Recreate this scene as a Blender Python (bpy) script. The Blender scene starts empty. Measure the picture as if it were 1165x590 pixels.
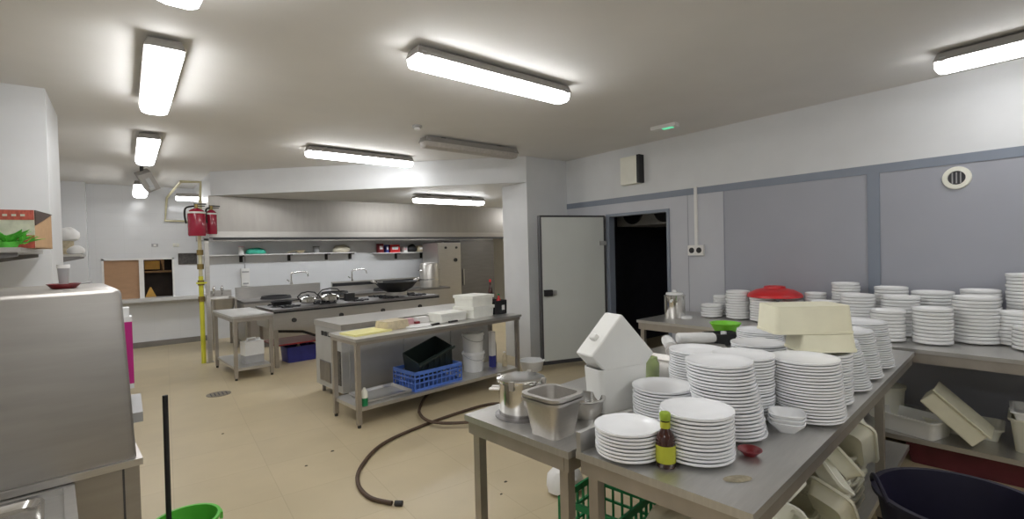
import bpy, bmesh, math, random
from mathutils import Vector, Matrix
random.seed(7)
PI = math.pi
R = math.radians
SC = bpy.context.scene
COL = SC.collection

# ------------------------------------------------------------------ materials
def mat(name, col, rough=.5, metal=0.0, var=0.0, scale=8.0, stretch=(1, 1, 1), bump=0.0, emit=0.0, trans=0.0,
        alpha=1.0, spec=None, coat=0.0, rvar=0.0, sss=0.0):
    m = bpy.data.materials.new(name)
    m.use_nodes = True
    nt = m.node_tree
    b = nt.nodes['Principled BSDF']
    b.inputs['Base Color'].default_value = (*col, 1)
    b.inputs['Roughness'].default_value = rough
    b.inputs['Metallic'].default_value = metal
    if trans: b.inputs['Transmission Weight'].default_value = trans
    if alpha < 1: b.inputs['Alpha'].default_value = alpha
    if spec is not None: b.inputs['Specular IOR Level'].default_value = spec
    if coat: b.inputs['Coat Weight'].default_value = coat
    if sss:
        b.inputs['Subsurface Weight'].default_value = sss
        b.inputs['Subsurface Radius'].default_value = (.02, .02, .02)
    if emit:
        b.inputs['Emission Color'].default_value = (*col, 1)
        b.inputs['Emission Strength'].default_value = emit
    if var or bump or rvar:
        tc = nt.nodes.new('ShaderNodeTexCoord')
        mp = nt.nodes.new('ShaderNodeMapping')
        mp.inputs['Scale'].default_value = stretch
        nz = nt.nodes.new('ShaderNodeTexNoise')
        nz.inputs['Scale'].default_value = scale
        nz.inputs['Detail'].default_value = 5
        nt.links.new(tc.outputs['Object'], mp.inputs['Vector'])
        nt.links.new(mp.outputs['Vector'], nz.inputs['Vector'])
        if var:
            rp = nt.nodes.new('ShaderNodeValToRGB')
            rp.color_ramp.elements[0].position = .3
            rp.color_ramp.elements[1].position = .7
            rp.color_ramp.elements[0].color = (*[max(0, c * (1 - var)) for c in col], 1)
            rp.color_ramp.elements[1].color = (*[min(1, c * (1 + var)) for c in col], 1)
            nt.links.new(nz.outputs['Fac'], rp.inputs['Fac'])
            nt.links.new(rp.outputs['Color'], b.inputs['Base Color'])
        if rvar:
            mr = nt.nodes.new('ShaderNodeMapRange')
            mr.inputs['To Min'].default_value = max(0, rough - rvar)
            mr.inputs['To Max'].default_value = min(1, rough + rvar)
            nt.links.new(nz.outputs['Fac'], mr.inputs['Value'])
            nt.links.new(mr.outputs['Result'], b.inputs['Roughness'])
        if bump:
            bp = nt.nodes.new('ShaderNodeBump')
            bp.inputs['Strength'].default_value = bump
            bp.inputs['Distance'].default_value = .01
            nt.links.new(nz.outputs['Fac'], bp.inputs['Height'])
            nt.links.new(bp.outputs['Normal'], b.inputs['Normal'])
    return m

def tile_mat(name, col, joint, w, h, rough, var=.05, msize=.004, rot=0, bumpy=0.0, plane='xy', offset=0.0):
    m = bpy.data.materials.new(name)
    m.use_nodes = True
    nt = m.node_tree
    b = nt.nodes['Principled BSDF']
    b.inputs['Roughness'].default_value = rough
    tc = nt.nodes.new('ShaderNodeTexCoord')
    mp = nt.nodes.new('ShaderNodeMapping')
    if plane == 'xz': mp.inputs['Rotation'].default_value = (R(-90), 0, 0)
    if plane == 'yz': mp.inputs['Rotation'].default_value = (R(-90), 0, R(-90))
    if rot: mp.inputs['Rotation'].default_value = (0, 0, rot)
    br = nt.nodes.new('ShaderNodeTexBrick')
    br.offset = offset
    br.inputs['Color1'].default_value = (*col, 1)
    br.inputs['Color2'].default_value = (*[c * (1 - var) for c in col], 1)
    br.inputs['Mortar'].default_value = (*joint, 1)
    br.inputs['Scale'].default_value = 1
    br.inputs['Brick Width'].default_value = w
    br.inputs['Row Height'].default_value = h
    br.inputs['Mortar Size'].default_value = msize
    br.inputs['Mortar Smooth'].default_value = .3
    nz = nt.nodes.new('ShaderNodeTexNoise')
    nz.inputs['Scale'].default_value = 2.2
    nz.inputs['Detail'].default_value = 6
    mx = nt.nodes.new('ShaderNodeMix')
    mx.data_type = 'RGBA'
    mx.blend_type = 'MULTIPLY'
    mx.inputs['Factor'].default_value = 1
    rp = nt.nodes.new('ShaderNodeValToRGB')
    rp.color_ramp.elements[0].position = .3
    rp.color_ramp.elements[1].position = .75
    k = 1 - 2 * var
    rp.color_ramp.elements[0].color = (k, k, k, 1)
    rp.color_ramp.elements[1].color = (1, 1, 1, 1)
    nt.links.new(tc.outputs['Object'], mp.inputs['Vector'])
    nt.links.new(mp.outputs['Vector'], br.inputs['Vector'])
    nt.links.new(tc.outputs['Object'], nz.inputs['Vector'])
    nt.links.new(nz.outputs['Fac'], rp.inputs['Fac'])
    nt.links.new(br.outputs['Color'], mx.inputs['A'])
    nt.links.new(rp.outputs['Color'], mx.inputs['B'])
    nt.links.new(mx.outputs['Result'], b.inputs['Base Color'])
    return m

M = dict(
    floor=tile_mat('floor_tile', (.535, .445, .285), (.455, .375, .235), .6, .6, .38, .06, .004, R(3)),
    wall=mat('painted_wall', (.70, .71, .72), .55, var=.03, scale=3),
    tilewall=tile_mat('white_glazed_tile', (.74, .75, .765), (.68, .69, .70), .4, .25, .14, .015, .002, plane='xz'),
    tilewall_y=tile_mat('white_glazed_tile_side', (.74, .75, .765), (.68, .69, .70), .4, .25, .14, .015, .002, plane='yz'),
    cream=mat('cream_wall', (.74, .68, .55), .5, var=.03, scale=3),
    ceil=mat('ceiling_paint', (.74, .725, .70), .75, var=.03, scale=1.5),
    panel=mat('cold_room_panel', (.36, .37, .415), .42, var=.03, scale=2),
    panel_light=mat('cold_room_panel_light', (.52, .53, .57), .42, var=.03, scale=2),
    panel_trim=mat('cold_room_trim', (.225, .255, .31), .45, var=.04, scale=2),
    joint=mat('panel_joint', (.30, .31, .36), .6, var=.03),
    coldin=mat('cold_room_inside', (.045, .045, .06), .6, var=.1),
    steel=mat('brushed_steel', (.55, .53, .50), .36, .92, var=.05, scale=6, stretch=(1, 14, 14), rvar=.06),
    steel_table=mat('steel_table_top', (.60, .59, .57), .36, .88, var=.05, scale=5, stretch=(2, 18, 2), rvar=.07),
    steel_warm=mat('steel_legs', (.44, .405, .36), .42, .8, var=.08, scale=9),
    steel_hood=mat('steel_hood', (.40, .38, .35), .40, .9, var=.05, scale=2, stretch=(6, 1, 1), rvar=.05),
    steel_pale=mat('steel_pale', (.50, .505, .50), .5, .45, var=.04, scale=5),
    steel_dark=mat('steel_dark', (.27, .26, .26), .38, .9, var=.08, scale=4),
    steel_dw=mat('steel_dishwasher', (.36, .34, .315), .40, .88, var=.07, scale=3, stretch=(1, 1, 8), rvar=.06),
    chrome=mat('polished_steel', (.72, .71, .69), .16, 1, var=.04, scale=10),
    white=mat('white_plastic', (.78, .785, .78), .4, var=.03, scale=8),
    poly=mat('polystyrene', (.82, .82, .76), .7, var=.03, scale=20, bump=.1),
    cream_p=mat('cream_plastic', (.86, .83, .64), .45, var=.05, scale=7),
    ivory=mat('ivory_plastic', (.83, .82, .72), .42, var=.04, scale=6),
    milky=mat('milky_plastic', (.79, .79, .76), .40, var=.03, scale=6, sss=.15),
    clear_p=mat('cloudy_plastic', (.88, .86, .72), .30, var=.05, scale=9, trans=.35),
    porcelain=mat('porcelain', (.88, .89, .91), .22, var=.02, scale=12),
    bowlw=mat('bowl_porcelain', (.83, .835, .835), .26, var=.03, scale=12),
    black=mat('black_plastic', (.014, .014, .016), .55, var=.2, scale=9),
    rubber=mat('black_rubber', (.035, .033, .032), .7, var=.2, scale=9),
    navy=mat('dark_tub_plastic', (.014, .012, .032), .5, var=.15, scale=5),
    red=mat('red_plastic', (.62, .025, .03), .35, var=.08, scale=8),
    redpaint=mat('red_paint', (.33, .012, .04), .25, var=.08, scale=6, coat=.3),
    darkred=mat('dark_red_lacquer', (.22, .02, .028), .3, var=.15, scale=12),
    maroon=mat('maroon_plastic', (.12, .02, .028), .5, var=.2, scale=6),
    green=mat('green_plastic', (.10, .48, .05), .4, var=.08, scale=7),
    lime=mat('lime_plastic', (.20, .60, .03), .4, var=.06, scale=7),
    crate_green=mat('green_crate', (.01, .22, .075), .42, var=.1, scale=8),
    teal=mat('green_cloth', (.06, .47, .33), .8, var=.15, scale=14),
    leafy=mat('green_leaves', (.10, .50, .05), .5, var=.3, scale=20),
    blue=mat('blue_crate', (.09, .19, .60), .42, var=.1, scale=8),
    deepblue=mat('deep_blue', (.03, .035, .22), .45, var=.2, scale=8),
    darkcrate=mat('dark_green_black_plastic', (.022, .035, .032), .5, var=.2, scale=9),
    yellow=mat('yellow_board', (.80, .75, .32), .45, var=.05, scale=9),
    ypipe=mat('yellow_pipe_paint', (.68, .66, .05), .45, var=.12, scale=9),
    ypipe_pale=mat('pale_yellow_pipe_paint', (.62, .57, .36), .5, var=.12, scale=9),
    brass=mat('brass_valve', (.30, .22, .08), .4, .8, var=.2, scale=20),
    brown=mat('brown_hose', (.075, .045, .028), .6, var=.2, scale=9),
    carton=mat('cardboard', (.40, .25, .13), .8, var=.08, scale=14),
    cartonw=mat('carton_print_pale', (.62, .60, .50), .6, var=.15, scale=18),
    cartonr=mat('carton_print_red', (.50, .10, .07), .6, var=.22, scale=30, stretch=(3, 1, 1)),
    wood=mat('warm_wood', (.30, .16, .06), .5, var=.25, scale=6, stretch=(1, 1, 6)),
    woodpanel=mat('brown_shutter', (.42, .25, .14), .55, var=.06, scale=5, stretch=(1, 1, 4)),
    darkwood=mat('dark_wood', (.05, .028, .018), .5, var=.2, scale=6),
    orange=mat('amber_board', (.55, .30, .05), .5, var=.15, scale=6),
    plinth=mat('grey_plinth', (.20, .185, .165), .5, var=.12, scale=4),
    sill=mat('pale_stone_sill', (.58, .575, .56), .25, var=.06, scale=6),
    magenta=mat('magenta_label', (.50, .02, .22), .4, var=.05, scale=6),
    greyp=mat('grey_plastic', (.36, .36, .36), .45, var=.08, scale=8),
    lampbody=mat('lamp_body_grey', (.27, .255, .235), .5, var=.05, scale=8),
    dusty=mat('dusty_diffuser', (.44, .41, .375), .45, var=.1, scale=30),
    lamp=mat('lamp_light', (.985, .99, 1), .4, emit=17),
    lamp_dim=mat('lamp_light_dim', (.985, .99, 1), .4, emit=9),  # weaker emission, to hold back hot spots on nearby surfaces
    lamp_hood=mat('lamp_light_cool', (.96, .98, 1), .4, emit=22),
    lampoff=mat('lamp_end_plastic', (.75, .75, .73), .4, emit=3.0),
    exitg=mat('exit_led', (.12, .75, .40), .4, emit=.7),
    soy=mat('sauce_glass', (.045, .012, .008), .12, var=.1, scale=8, coat=.5),
    olive=mat('olive_green_cap', (.30, .42, .03), .4, var=.06, scale=9),
    soylab=mat('yellow_green_label', (.50, .52, .04), .5, var=.06, scale=9),
    greenglass=mat('green_glass', (.62, .72, .40), .12, trans=.6),
    pickle=mat('green_contents', (.60, .64, .22), .5, var=.3, scale=30),
    cloth=mat('white_cloth', (.72, .72, .71), .85, var=.06, scale=14, bump=.3),
    cloth_d=mat('grey_cloth', (.45, .43, .41), .85, var=.12, scale=14, bump=.3),
    stain=mat('dried_spill', (.30, .26, .18), .6, var=.35, scale=40),
    dirt=mat('dark_crumb', (.06, .05, .04), .8, var=.2, scale=20),
    drain=mat('drain_metal', (.24, .21, .17), .5, .5, var=.15, scale=20),
    bag=mat('pale_bag', (.66, .61, .48), .55, var=.06, scale=7, bump=.3),
    bagw=mat('white_bag', (.75, .74, .72), .5, var=.06, scale=7, bump=.3),
    pink=mat('pink_pack', (.62, .36, .38), .5, var=.1, scale=10),
    notice=mat('dark_notice', (.06, .055, .05), .5, var=.5, scale=26),
    paper=mat('paper_white', (.78, .77, .75), .7, var=.03),
    beigecloth=mat('straw_beige', (.55, .47, .32), .7, var=.2, scale=20),
    fridge=mat('dark_steel_front', (.20, .195, .195), .40, .85, var=.07, scale=3, stretch=(1, 1, 6)),
    gasket=mat('grey_gasket', (.055, .055, .06), .6, var=.1),
    doorpanel=mat('cold_room_door_white', (.60, .625, .60), .42, var=.02, scale=3),
)

# ------------------------------------------------------------------ mesh helpers
class MB:
    def __init__(s): s.bm = bmesh.new()
    def _new(s, verts, faces, mi=0):
        vs = [s.bm.verts.new(v) for v in verts]
        for f in faces:
            try:
                fc = s.bm.faces.new([vs[i] for i in f]); fc.material_index = mi
            except ValueError: pass
        return s
    def box(s, c, d, rot=None, mi=0, taper=1.0, taper_y=None):
        """box of size d about c; the top is scaled by taper"""
        x, y, z = d[0] / 2, d[1] / 2, d[2] / 2
        ty = taper if taper_y is None else taper_y
        v = [(-x, -y, -z), (x, -y, -z), (x, y, -z), (-x, y, -z), (-x * taper, -y * ty, z), (x * taper, -y * ty, z), (x * taper, y * ty, z), (-x * taper, y * ty, z)]
        if rot is not None:
            v = [rot @ Vector(p) for p in v]
        v = [(p[0] + c[0], p[1] + c[1], p[2] + c[2]) for p in v]
        return s._new(v, [(0, 3, 2, 1), (4, 5, 6, 7), (0, 1, 5, 4), (1, 2, 6, 5), (2, 3, 7, 6), (3, 0, 4, 7)], mi)
    def b2(s, x0, y0, z0, x1, y1, z1, mi=0):
        return s.box(((x0 + x1) / 2, (y0 + y1) / 2, (z0 + z1) / 2), (abs(x1 - x0), abs(y1 - y0), abs(z1 - z0)), mi=mi)
    def lathe(s, prof, n=32, c=(0, 0, 0), sq=2.0, rot=None, mi=0, sy=1.0):
        """profile [(r, z)...]; sq > 2 squares the plan; closed at r = 0"""
        rings = []
        for r, z in prof:
            ring = []
            if r < 1e-6:
                p = Vector((0, 0, z)); p = rot @ p if rot is not None else p
                ring = [s.bm.verts.new(p + Vector(c))] * n
            else:
                for k in range(n):
                    a = 2 * PI * k / n + (PI / n)
                    ca, sa = math.cos(a), math.sin(a)
                    q = (abs(ca) ** sq + abs(sa) ** sq) ** (-1 / sq) if sq != 2 else 1
                    p = Vector((r * ca * q, r * sa * q * sy, z))
                    p = rot @ p if rot is not None else p
                    ring.append(s.bm.verts.new(p + Vector(c)))
            rings.append(ring)
        for a, b in zip(rings, rings[1:]):
            for k in range(n):
                k2 = (k + 1) % n
                f = []
                for v in (a[k], a[k2], b[k2], b[k]):
                    if v not in f: f.append(v)
                if len(f) >= 3:
                    try: s.bm.faces.new(f).material_index = mi
                    except ValueError: pass
        return s
    def cyl(s, c, r, h, n=20, rot=None, r2=None, mi=0):
        r2 = r if r2 is None else r2
        return s.lathe([(0, 0), (r, 0), (r2, h), (0, h)], n, c, rot=rot, mi=mi)
    def tube(s, pts, r, n=8, mi=0, cap=True):
        pts = [Vector(p) for p in pts]
        rings = []
        up = Vector((0, 0, 1))
        prev = None
        for i, p in enumerate(pts):
            t = (pts[min(i + 1, len(pts) - 1)] - pts[max(i - 1, 0)]).normalized()
            if prev is None:
                a = t.cross(up)
                if a.length < 1e-3: a = t.cross(Vector((1, 0, 0)))
                a.normalize()
            else:
                a = prev - t * prev.dot(t)
                if a.length < 1e-5: a = t.cross(up)
                a.normalize()
            prev = a
            b = t.cross(a)
            rings.append([s.bm.verts.new(p + (a * math.cos(2 * PI * k / n) + b * math.sin(2 * PI * k / n)) * r) for k in range(n)])
        for a, b in zip(rings, rings[1:]):
            for k in range(n):
                s.bm.faces.new((a[k], a[(k + 1) % n], b[(k + 1) % n], b[k])).material_index = mi
        if cap:
            s.bm.faces.new(rings[0]).material_index = mi
            s.bm.faces.new(rings[-1][::-1]).material_index = mi
        return s
    def prism(s, poly, z0, z1, mi=0):
        n = len(poly)
        v = [(x, y, z0) for x, y in poly] + [(x, y, z1) for x, y in poly]
        f = [tuple(range(n))[::-1], tuple(range(n, 2 * n))] + [(i, (i + 1) % n, n + (i + 1) % n, n + i) for i in range(n)]
        return s._new(v, f, mi)
    def tub(s, c, w, d, h, t=.006, flare=.85, lip=.01, rot=None, mi=0, rc=.03):
        """open rectangular tub with a lip and rounded corners; w, d at the rim, flare = bottom / rim"""
        def ring(wx, dy, z, rr):
            out = []
            rr = min(rr, wx / 2 * .9, dy / 2 * .9)
            for qx, qy, a0 in ((1, 1, 0), (-1, 1, 90), (-1, -1, 180), (1, -1, 270)):
                for k in range(4):
                    a = R(a0 + 30 * k)
                    p = Vector((qx * (wx / 2 - rr) + rr * math.cos(a), qy * (dy / 2 - rr) + rr * math.sin(a), z))
                    p = rot @ p if rot is not None else p
                    out.append(s.bm.verts.new(p + Vector(c)))
            return out
        rs = [ring(w * flare, d * flare, 0, rc), ring(w, d, h - .012, rc), ring(w + 2 * lip, d + 2 * lip, h - .012, rc + lip),
              ring(w + 2 * lip, d + 2 * lip, h, rc + lip), ring(w - 2 * t, d - 2 * t, h, rc), ring(w * flare - 2 * t, d * flare - 2 * t, t, rc)]
        n = len(rs[0])
        for a, b in zip(rs, rs[1:]):
            for k in range(n):
                s.bm.faces.new((a[k], a[(k + 1) % n], b[(k + 1) % n], b[k])).material_index = mi
        s.bm.faces.new(rs[0][::-1]).material_index = mi
        s.bm.faces.new(rs[-1]).material_index = mi
        return s
    def xform(s, m):
        bmesh.ops.transform(s.bm, matrix=m, verts=s.bm.verts); return s
    def build(s, name, m, parent=None, smooth=False, bevel=0.0, loc=None, rotz=0.0, seg=2):
        if bevel:
            es = [e for e in s.bm.edges if len(e.link_faces) == 2 and e.calc_face_angle(0) > .6]
            bmesh.ops.bevel(s.bm, geom=es, offset=bevel, segments=seg, profile=.5, affect='EDGES', clamp_overlap=True)
        bmesh.ops.recalc_face_normals(s.bm, faces=s.bm.faces)
        me = bpy.data.meshes.new(name)
        s.bm.to_mesh(me); s.bm.free()
        if smooth:
            for p in me.polygons: p.use_smooth = True
            try: me.set_sharp_from_angle(angle=R(38))
            except Exception: pass
        for mm in (m if isinstance(m, (list, tuple)) else [m]): me.materials.append(M[mm])
        o = bpy.data.objects.new(name, me)
        COL.objects.link(o)
        if parent is not None: o.parent = parent
        if loc is not None: o.location = loc
        if rotz: o.rotation_euler = (0, 0, rotz)
        return o

def tag(o, label=None, cat=None, group=None, kind=None):
    if label: o['label'] = label
    if cat: o['category'] = cat
    if group: o['group'] = group
    if kind: o['kind'] = kind
    return o
def thing(name, label, cat, loc=(0, 0, 0), rotz=0.0, group=None):
    o = bpy.data.objects.new(name, None)
    o.empty_display_size = .1
    COL.objects.link(o)
    o.location = loc; o.rotation_euler = (0, 0, rotz)
    return tag(o, label, cat, group)
def struct(mb, name, m, **k): return tag(mb.build(name, m, **k), kind='structure')
def copy_tree(o, parent=None):
    c = o.copy(); COL.objects.link(c)
    if parent is not None: c.parent = parent
    for ch in list(o.children): copy_tree(ch, c)
    return c
def smooth_path(pts, k=8):
    """Catmull-Rom through pts"""
    P = [Vector(p) for p in pts]
    out = []
    for i in range(len(P) - 1):
        a, b, c, d = P[max(i - 1, 0)], P[i], P[i + 1], P[min(i + 2, len(P) - 1)]
        for j in range(k):
            t = j / k
            out.append(.5 * ((2 * b) + (c - a) * t + (2 * a - 5 * b + 4 * c - d) * t * t + (3 * b - a - 3 * c + d) * t ** 3))
    out.append(P[-1])
    return out

# ------------------------------------------------------------------ camera
cam = bpy.data.cameras.new('camera')
cam.sensor_width = 36; cam.sensor_fit = 'HORIZONTAL'
cam.lens = 555.09 / 1165 * 36
cam.clip_start = .05
co = bpy.data.objects.new('camera', cam); COL.objects.link(co)
co.matrix_world = Matrix.Translation((0, 0, 1.62)) @ Matrix.Rotation(R(-38.418), 4, 'Z') @ Matrix.Rotation(R(90 - .993), 4, 'X') @ Matrix.Rotation(R(-1.4525), 4, 'Z')
SC.camera = co

# ------------------------------------------------------------------ room shell
H = 3.0
XW = 5.45
struct(MB().b2(-3.2, -3.2, -.1, 9.0, 13.0, 0), 'floor', 'floor')
struct(MB().b2(-3.2, -3.2, H, 9.0, 13.0, H + .1), 'ceiling', 'ceil')
# right wall: white band above the cold room panels
struct(MB().b2(XW, -3.2, 2.33, XW + .12, 5.5, H), 'wall_right', 'wall')
pw = MB()
pw.b2(XW, -3.2, 0, XW + .10, 1.41, 2.33)
pw.b2(XW, 1.41, 0, XW + .10, 2.90, 2.33)
struct(pw, 'wall_right_panels', 'panel')
pl = MB()
pl.b2(XW, 2.90, 0, XW + .10, 3.62, 2.33)
pl.b2(XW, 4.66, 0, XW + .10, 5.5, 2.33)
pl.b2(XW, 3.62, 2.11, XW + .10, 4.66, 2.33)
struct(pl, 'wall_right_doorway_panels', 'panel_light')
struct(MB().b2(XW - .008, -3.2, 2.25, XW, 5.45, 2.33), 'trim_1', 'panel_trim')
struct(MB().b2(XW - .012, 1.41, 0, XW, 1.505, 2.25), 'trim_2', 'panel_trim')
struct(MB().b2(XW - .003, 2.896, 0, XW, 2.906, 2.25), 'trim_3', 'joint')
struct(MB().b2(XW - .003, 3.36, 0, XW, 3.365, 2.25), 'trim_4', 'joint')
# cold room behind the doorway
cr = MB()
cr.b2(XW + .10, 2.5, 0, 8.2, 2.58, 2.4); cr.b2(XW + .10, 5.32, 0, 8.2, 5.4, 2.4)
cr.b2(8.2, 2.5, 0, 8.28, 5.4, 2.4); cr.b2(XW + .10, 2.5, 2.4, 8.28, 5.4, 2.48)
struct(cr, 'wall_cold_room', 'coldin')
# door frame
df = MB()
df.b2(XW - .015, 4.60, 0, XW + .10, 4.66, 2.11); df.b2(XW - .015, 3.62, 0, XW + .10, 3.66, 2.11); df.b2(XW - .015, 3.66, 2.07, XW + .10, 4.60, 2.11)
struct(df, 'trim_5', 'panel_trim')
# wall between dining side and cooking bay (column end at its left)
struct(MB().b2(4.63, 5.45, 0, 9.0, 6.04, H), 'wall_column', 'wall')
# cooking bay
struct(MB().b2(8.35, 6.04, 0, 8.5, 11.4, H), 'wall_bay_right', 'cream')
bw = MB()
hx0, hx1, hz0, hz1 = -.33, .74, .92, 1.66
bw.b2(-.5, 11.4, 0, hx0, 11.6, H); bw.b2(hx1, 11.4, 0, 8.5, 11.6, H)
bw.b2(hx0, 11.4, 0, hx1, 11.6, hz0); bw.b2(hx0, 11.4, hz1, hx1, 11.6, H)
struct(bw, 'wall_back', 'tilewall')
struct(MB().b2(-3.2, 11.2, 0, -.5, 11.6, H), 'wall_back_left', 'tilewall')
struct(MB().b2(-3.2, 5.33, 0, -.456, 6.25, H), 'wall_pillar', 'wall')
struct(MB().b2(-1.05, 6.25, 0, -.85, 11.2, H), 'wall_left_passage', 'tilewall_y')
struct(MB().b2(-3.3, -3.2, 0, -3.1, 5.4, H), 'wall_left', 'wall')
struct(MB().b2(-3.3, -3.3, 0, XW + .12, -3.1, H), 'wall_front', 'wall')
# lowered ceiling over the cooking bay: its slanted front reads as a beam
struct(MB().prism([(1.10, 9.04), (4.63, 5.45), (4.64, 6.04), (8.35, 6.04), (8.35, 11.4), (1.10, 11.4)], 2.62, H - .001), 'ceiling_lowered', 'wall')
# hatch: plinth, sill, lining
struct(MB().b2(-.5, 11.36, 0, 1.30, 11.4, .10), 'baseboard_back', 'plinth')
sl = MB(); sl.b2(-.48, 11.12, .86, 1.28, 11.40, .92); sl.b2(-.48, 11.30, .80, 1.28, 11.40, .86)
struct(sl, 'trim_6', 'sill', bevel=.006)
hb = MB()
hb.b2(hx0 - .1, 12.3, .8, hx1 + .3, 12.34, 2.0); hb.b2(hx0 - .1, 11.6, .8, hx0 - .06, 12.3, 2.0); hb.b2(hx1 + .26, 11.6, .8, hx1 + .3, 12.3, 2.0)
hb.b2(hx0 - .1, 11.6, 2.0, hx1 + .3, 12.34, 2.04); hb.b2(hx0 - .1, 11.6, .78, hx1 + .3, 12.34, .82)
struct(hb, 'wall_hatch_room', 'darkwood')

wn = thing('window_1', None, None, (0, 0, 0)); wn['kind'] = 'structure'
fr = MB()
fr.b2(hx0, 11.38, hz0, hx0 + .03, 11.5, hz1); fr.b2(hx1 - .03, 11.38, hz0, hx1, 11.5, hz1); fr.b2(hx0, 11.38, hz1 - .03, hx1, 11.5, hz1)
fr.b2(.20, 11.37, hz0, .27, 11.5, hz1)
fr.build('window_frame', 'paper', wn, bevel=.004)
MB().b2(hx0 + .03, 11.42, hz0, .20, 11.45, hz1 - .03).build('shutter_panel', 'woodpanel', wn)

sh = thing('wooden_shelf_unit', 'dark wooden shelf unit with amber boards seen through the open serving hatch', 'shelf unit', (.55, 11.85, .82))
b = MB(); b.b2(-.3, -.15, 0, -.26, .3, 1.0); b.b2(.30, -.15, 0, .34, .3, 1.0); b.b2(-.3, .28, 0, .34, .3, 1.0); b.build('carcass', 'darkwood', sh)
MB().b2(-.26, -.12, .62, -.02, .28, .78).build('shelf_box', 'orange', sh)
MB().b2(-.26, -.15, .56, .30, .28, .59).build('shelf', 'wood', sh)
MB().b2(.02, -.15, .59, .05, .28, 1.0).build('divider', 'wood', sh)
MB().b2(.20, -.14, 0, .30, -.11, .50).build('front_board', 'wood', sh)
tag(MB().box((.05, .01, .09), (.17, .03, .18), taper=.12).build('folded_card', 'orange', loc=(.32, 11.62, .921)),
    'small folded amber card standing in the open serving hatch', 'card')

# ------------------------------------------------------------------ ceiling lights
def lamp(name, label, loc, rotz, L=1.5, W=.17, drop=.02, lit='lamp', group=None):
    """twin tube batten: grey body, wrapped diffuser; loc is on the ceiling"""
    t = thing(name, label, 'ceiling light', loc, rotz, group)
    z = -drop
    MB().box((0, 0, z - .030), (L + .004, W * 1.07, .060), taper=.97, taper_y=.80).build('lamp_body', 'lampbody', t, bevel=.006)
    b = MB()
    hw = W / 2
    prof = [(-hw, -.058), (-hw * .99, -.080), (-hw * .86, -.112), (-hw * .5, -.125), (hw * .5, -.125), (hw * .86, -.112), (hw * .99, -.080), (hw, -.058)]
    vs = []
    xs = [(-L / 2, .72), (-L / 2 + .012, .93), (-L / 2 + .04, 1), (L / 2 - .04, 1), (L / 2 - .012, .93), (L / 2, .72)]
    rings = [[b.bm.verts.new((x, p[0] * k, z - .058 + (p[1] + .058) * k)) for p in prof] for x, k in xs]
    for r0, r1 in zip(rings, rings[1:]):
        for i in range(len(prof) - 1): b.bm.faces.new((r0[i], r0[i + 1], r1[i + 1], r1[i]))
        b.bm.faces.new((r0[-1], r0[0], r1[0], r1[-1]))
    b.bm.faces.new(rings[0]); b.bm.faces.new(rings[-1][::-1])
    b.build('diffuser', lit, t, smooth=True)
    for sx in (-1, 1):
        MB().box((sx * L * .3, 0, -drop / 2), (.06, .05, drop)).build('ceiling_bracket', 'rubber', t)
        e = MB()
        for sy in (-1, 1): e.box((sx * (L / 2 - .05), sy * hw * .95, z - .05), (.035, .012, .03))
        e.build('clip', 'greyp', t)
    return t
lamp('ceiling_light', 'long lit tube light nearest the middle of the ceiling, right of the row of three', (2.24, 2.95, H), R(1), 1.43, .17)
lamp('ceiling_light', 'lit tube light above the counter refrigerator, in front of the ceiling step', (2.53, 6.35, H), R(2), 1.45, .17)
lamp('ceiling_light', 'unlit dusty grey tube light on the ceiling beside the white column', (3.46, 5.12, H), R(1), 1.40, .17, lit='dusty')
lamp('ceiling_light', 'lit tube light under the lowered ceiling in front of the steel hood', (4.52, 7.42, 2.62), R(-1), 1.38, .17)
lamp('ceiling_light', 'large twin tube light above the dishwasher, second of the row leading to the serving hatch', (.235, 4.42, H), R(90), 1.5, .20)
lamp('ceiling_light', 'twin tube light further along the row, between the near large one and the hanging motor', (.245, 7.25, H), R(90), 1.5, .20, lit='lamp_dim')
lamp('ceiling_light', 'tube light cut off by the top edge, nearest of the row above the dishwasher', (.24, 2.16, H), R(90), 1.5, .20)
lamp('ceiling_light', 'tube light by the grey panelled wall, at the upper right corner', (4.78, .13, H), R(90), 1.50, .20, lit='lamp_dim')
lamp('ceiling_light', 'tube light farthest along the passage, behind the grey hanging motor', (.24, 10.0, H - .17), R(90), 1.4, .20, drop=.0, lit='lamp_dim')
lamp('ceiling_light', 'small far tube light set crosswise near the yellow gas pipe loop', (.98, 10.35, H - .22), 0, .5, .15, drop=.0, lit='lamp_dim')
# battens added unseen behind the viewer; the first is strengthened to brighten the plates
lamp('ceiling_light', 'added unseen tube light behind the viewer over the front of the room', (2.2, -1.2, H), 0, 1.5, .17, lit='lamp_hood')
lamp('ceiling_light', 'added unseen tube light behind the viewer at the dishwasher side', (-1.6, .3, H), R(90), 1.5, .2)
lamp('ceiling_light', 'added unseen tube light under the lowered ceiling at the right end of the cooking bay', (7.6, 8.6, 2.62), R(90), 1.2, .15)  # lamp added out of sight to lighten the cream bay wall
lamp('ceiling_light', 'added tube light inside the room behind the serving hatch', (.2, 12.0, 2.0), 0, .6, .12, drop=0, lit='lamp_dim')  # lamp added to brighten the hatch interior
sm = thing('smoke_detector', 'small round smoke detector beside the unlit dusty tube light', 'smoke detector', (2.52, 4.77, H))
MB().lathe([(0, 0), (.055, 0), (.055, -.018), (.03, -.022), (0, -.022)], 24).build('base', 'greyp', sm, smooth=True)
MB().lathe([(0, -.022), (.03, -.022), (.035, -.045), (.015, -.055), (0, -.055)], 20).build('sensor_head', 'paper', sm, smooth=True)
em = thing('emergency_light', 'small flat emergency light with green strip on the ceiling', 'emergency light', (4.83, 3.25, H), R(95))
MB().box((0, 0, -.02), (.30, .09, .04)).build('housing', 'paper', em, bevel=.008)
MB().box((-.04, 0, -.043), (.12, .05, .006)).build('green_strip', 'exitg', em)
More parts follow.
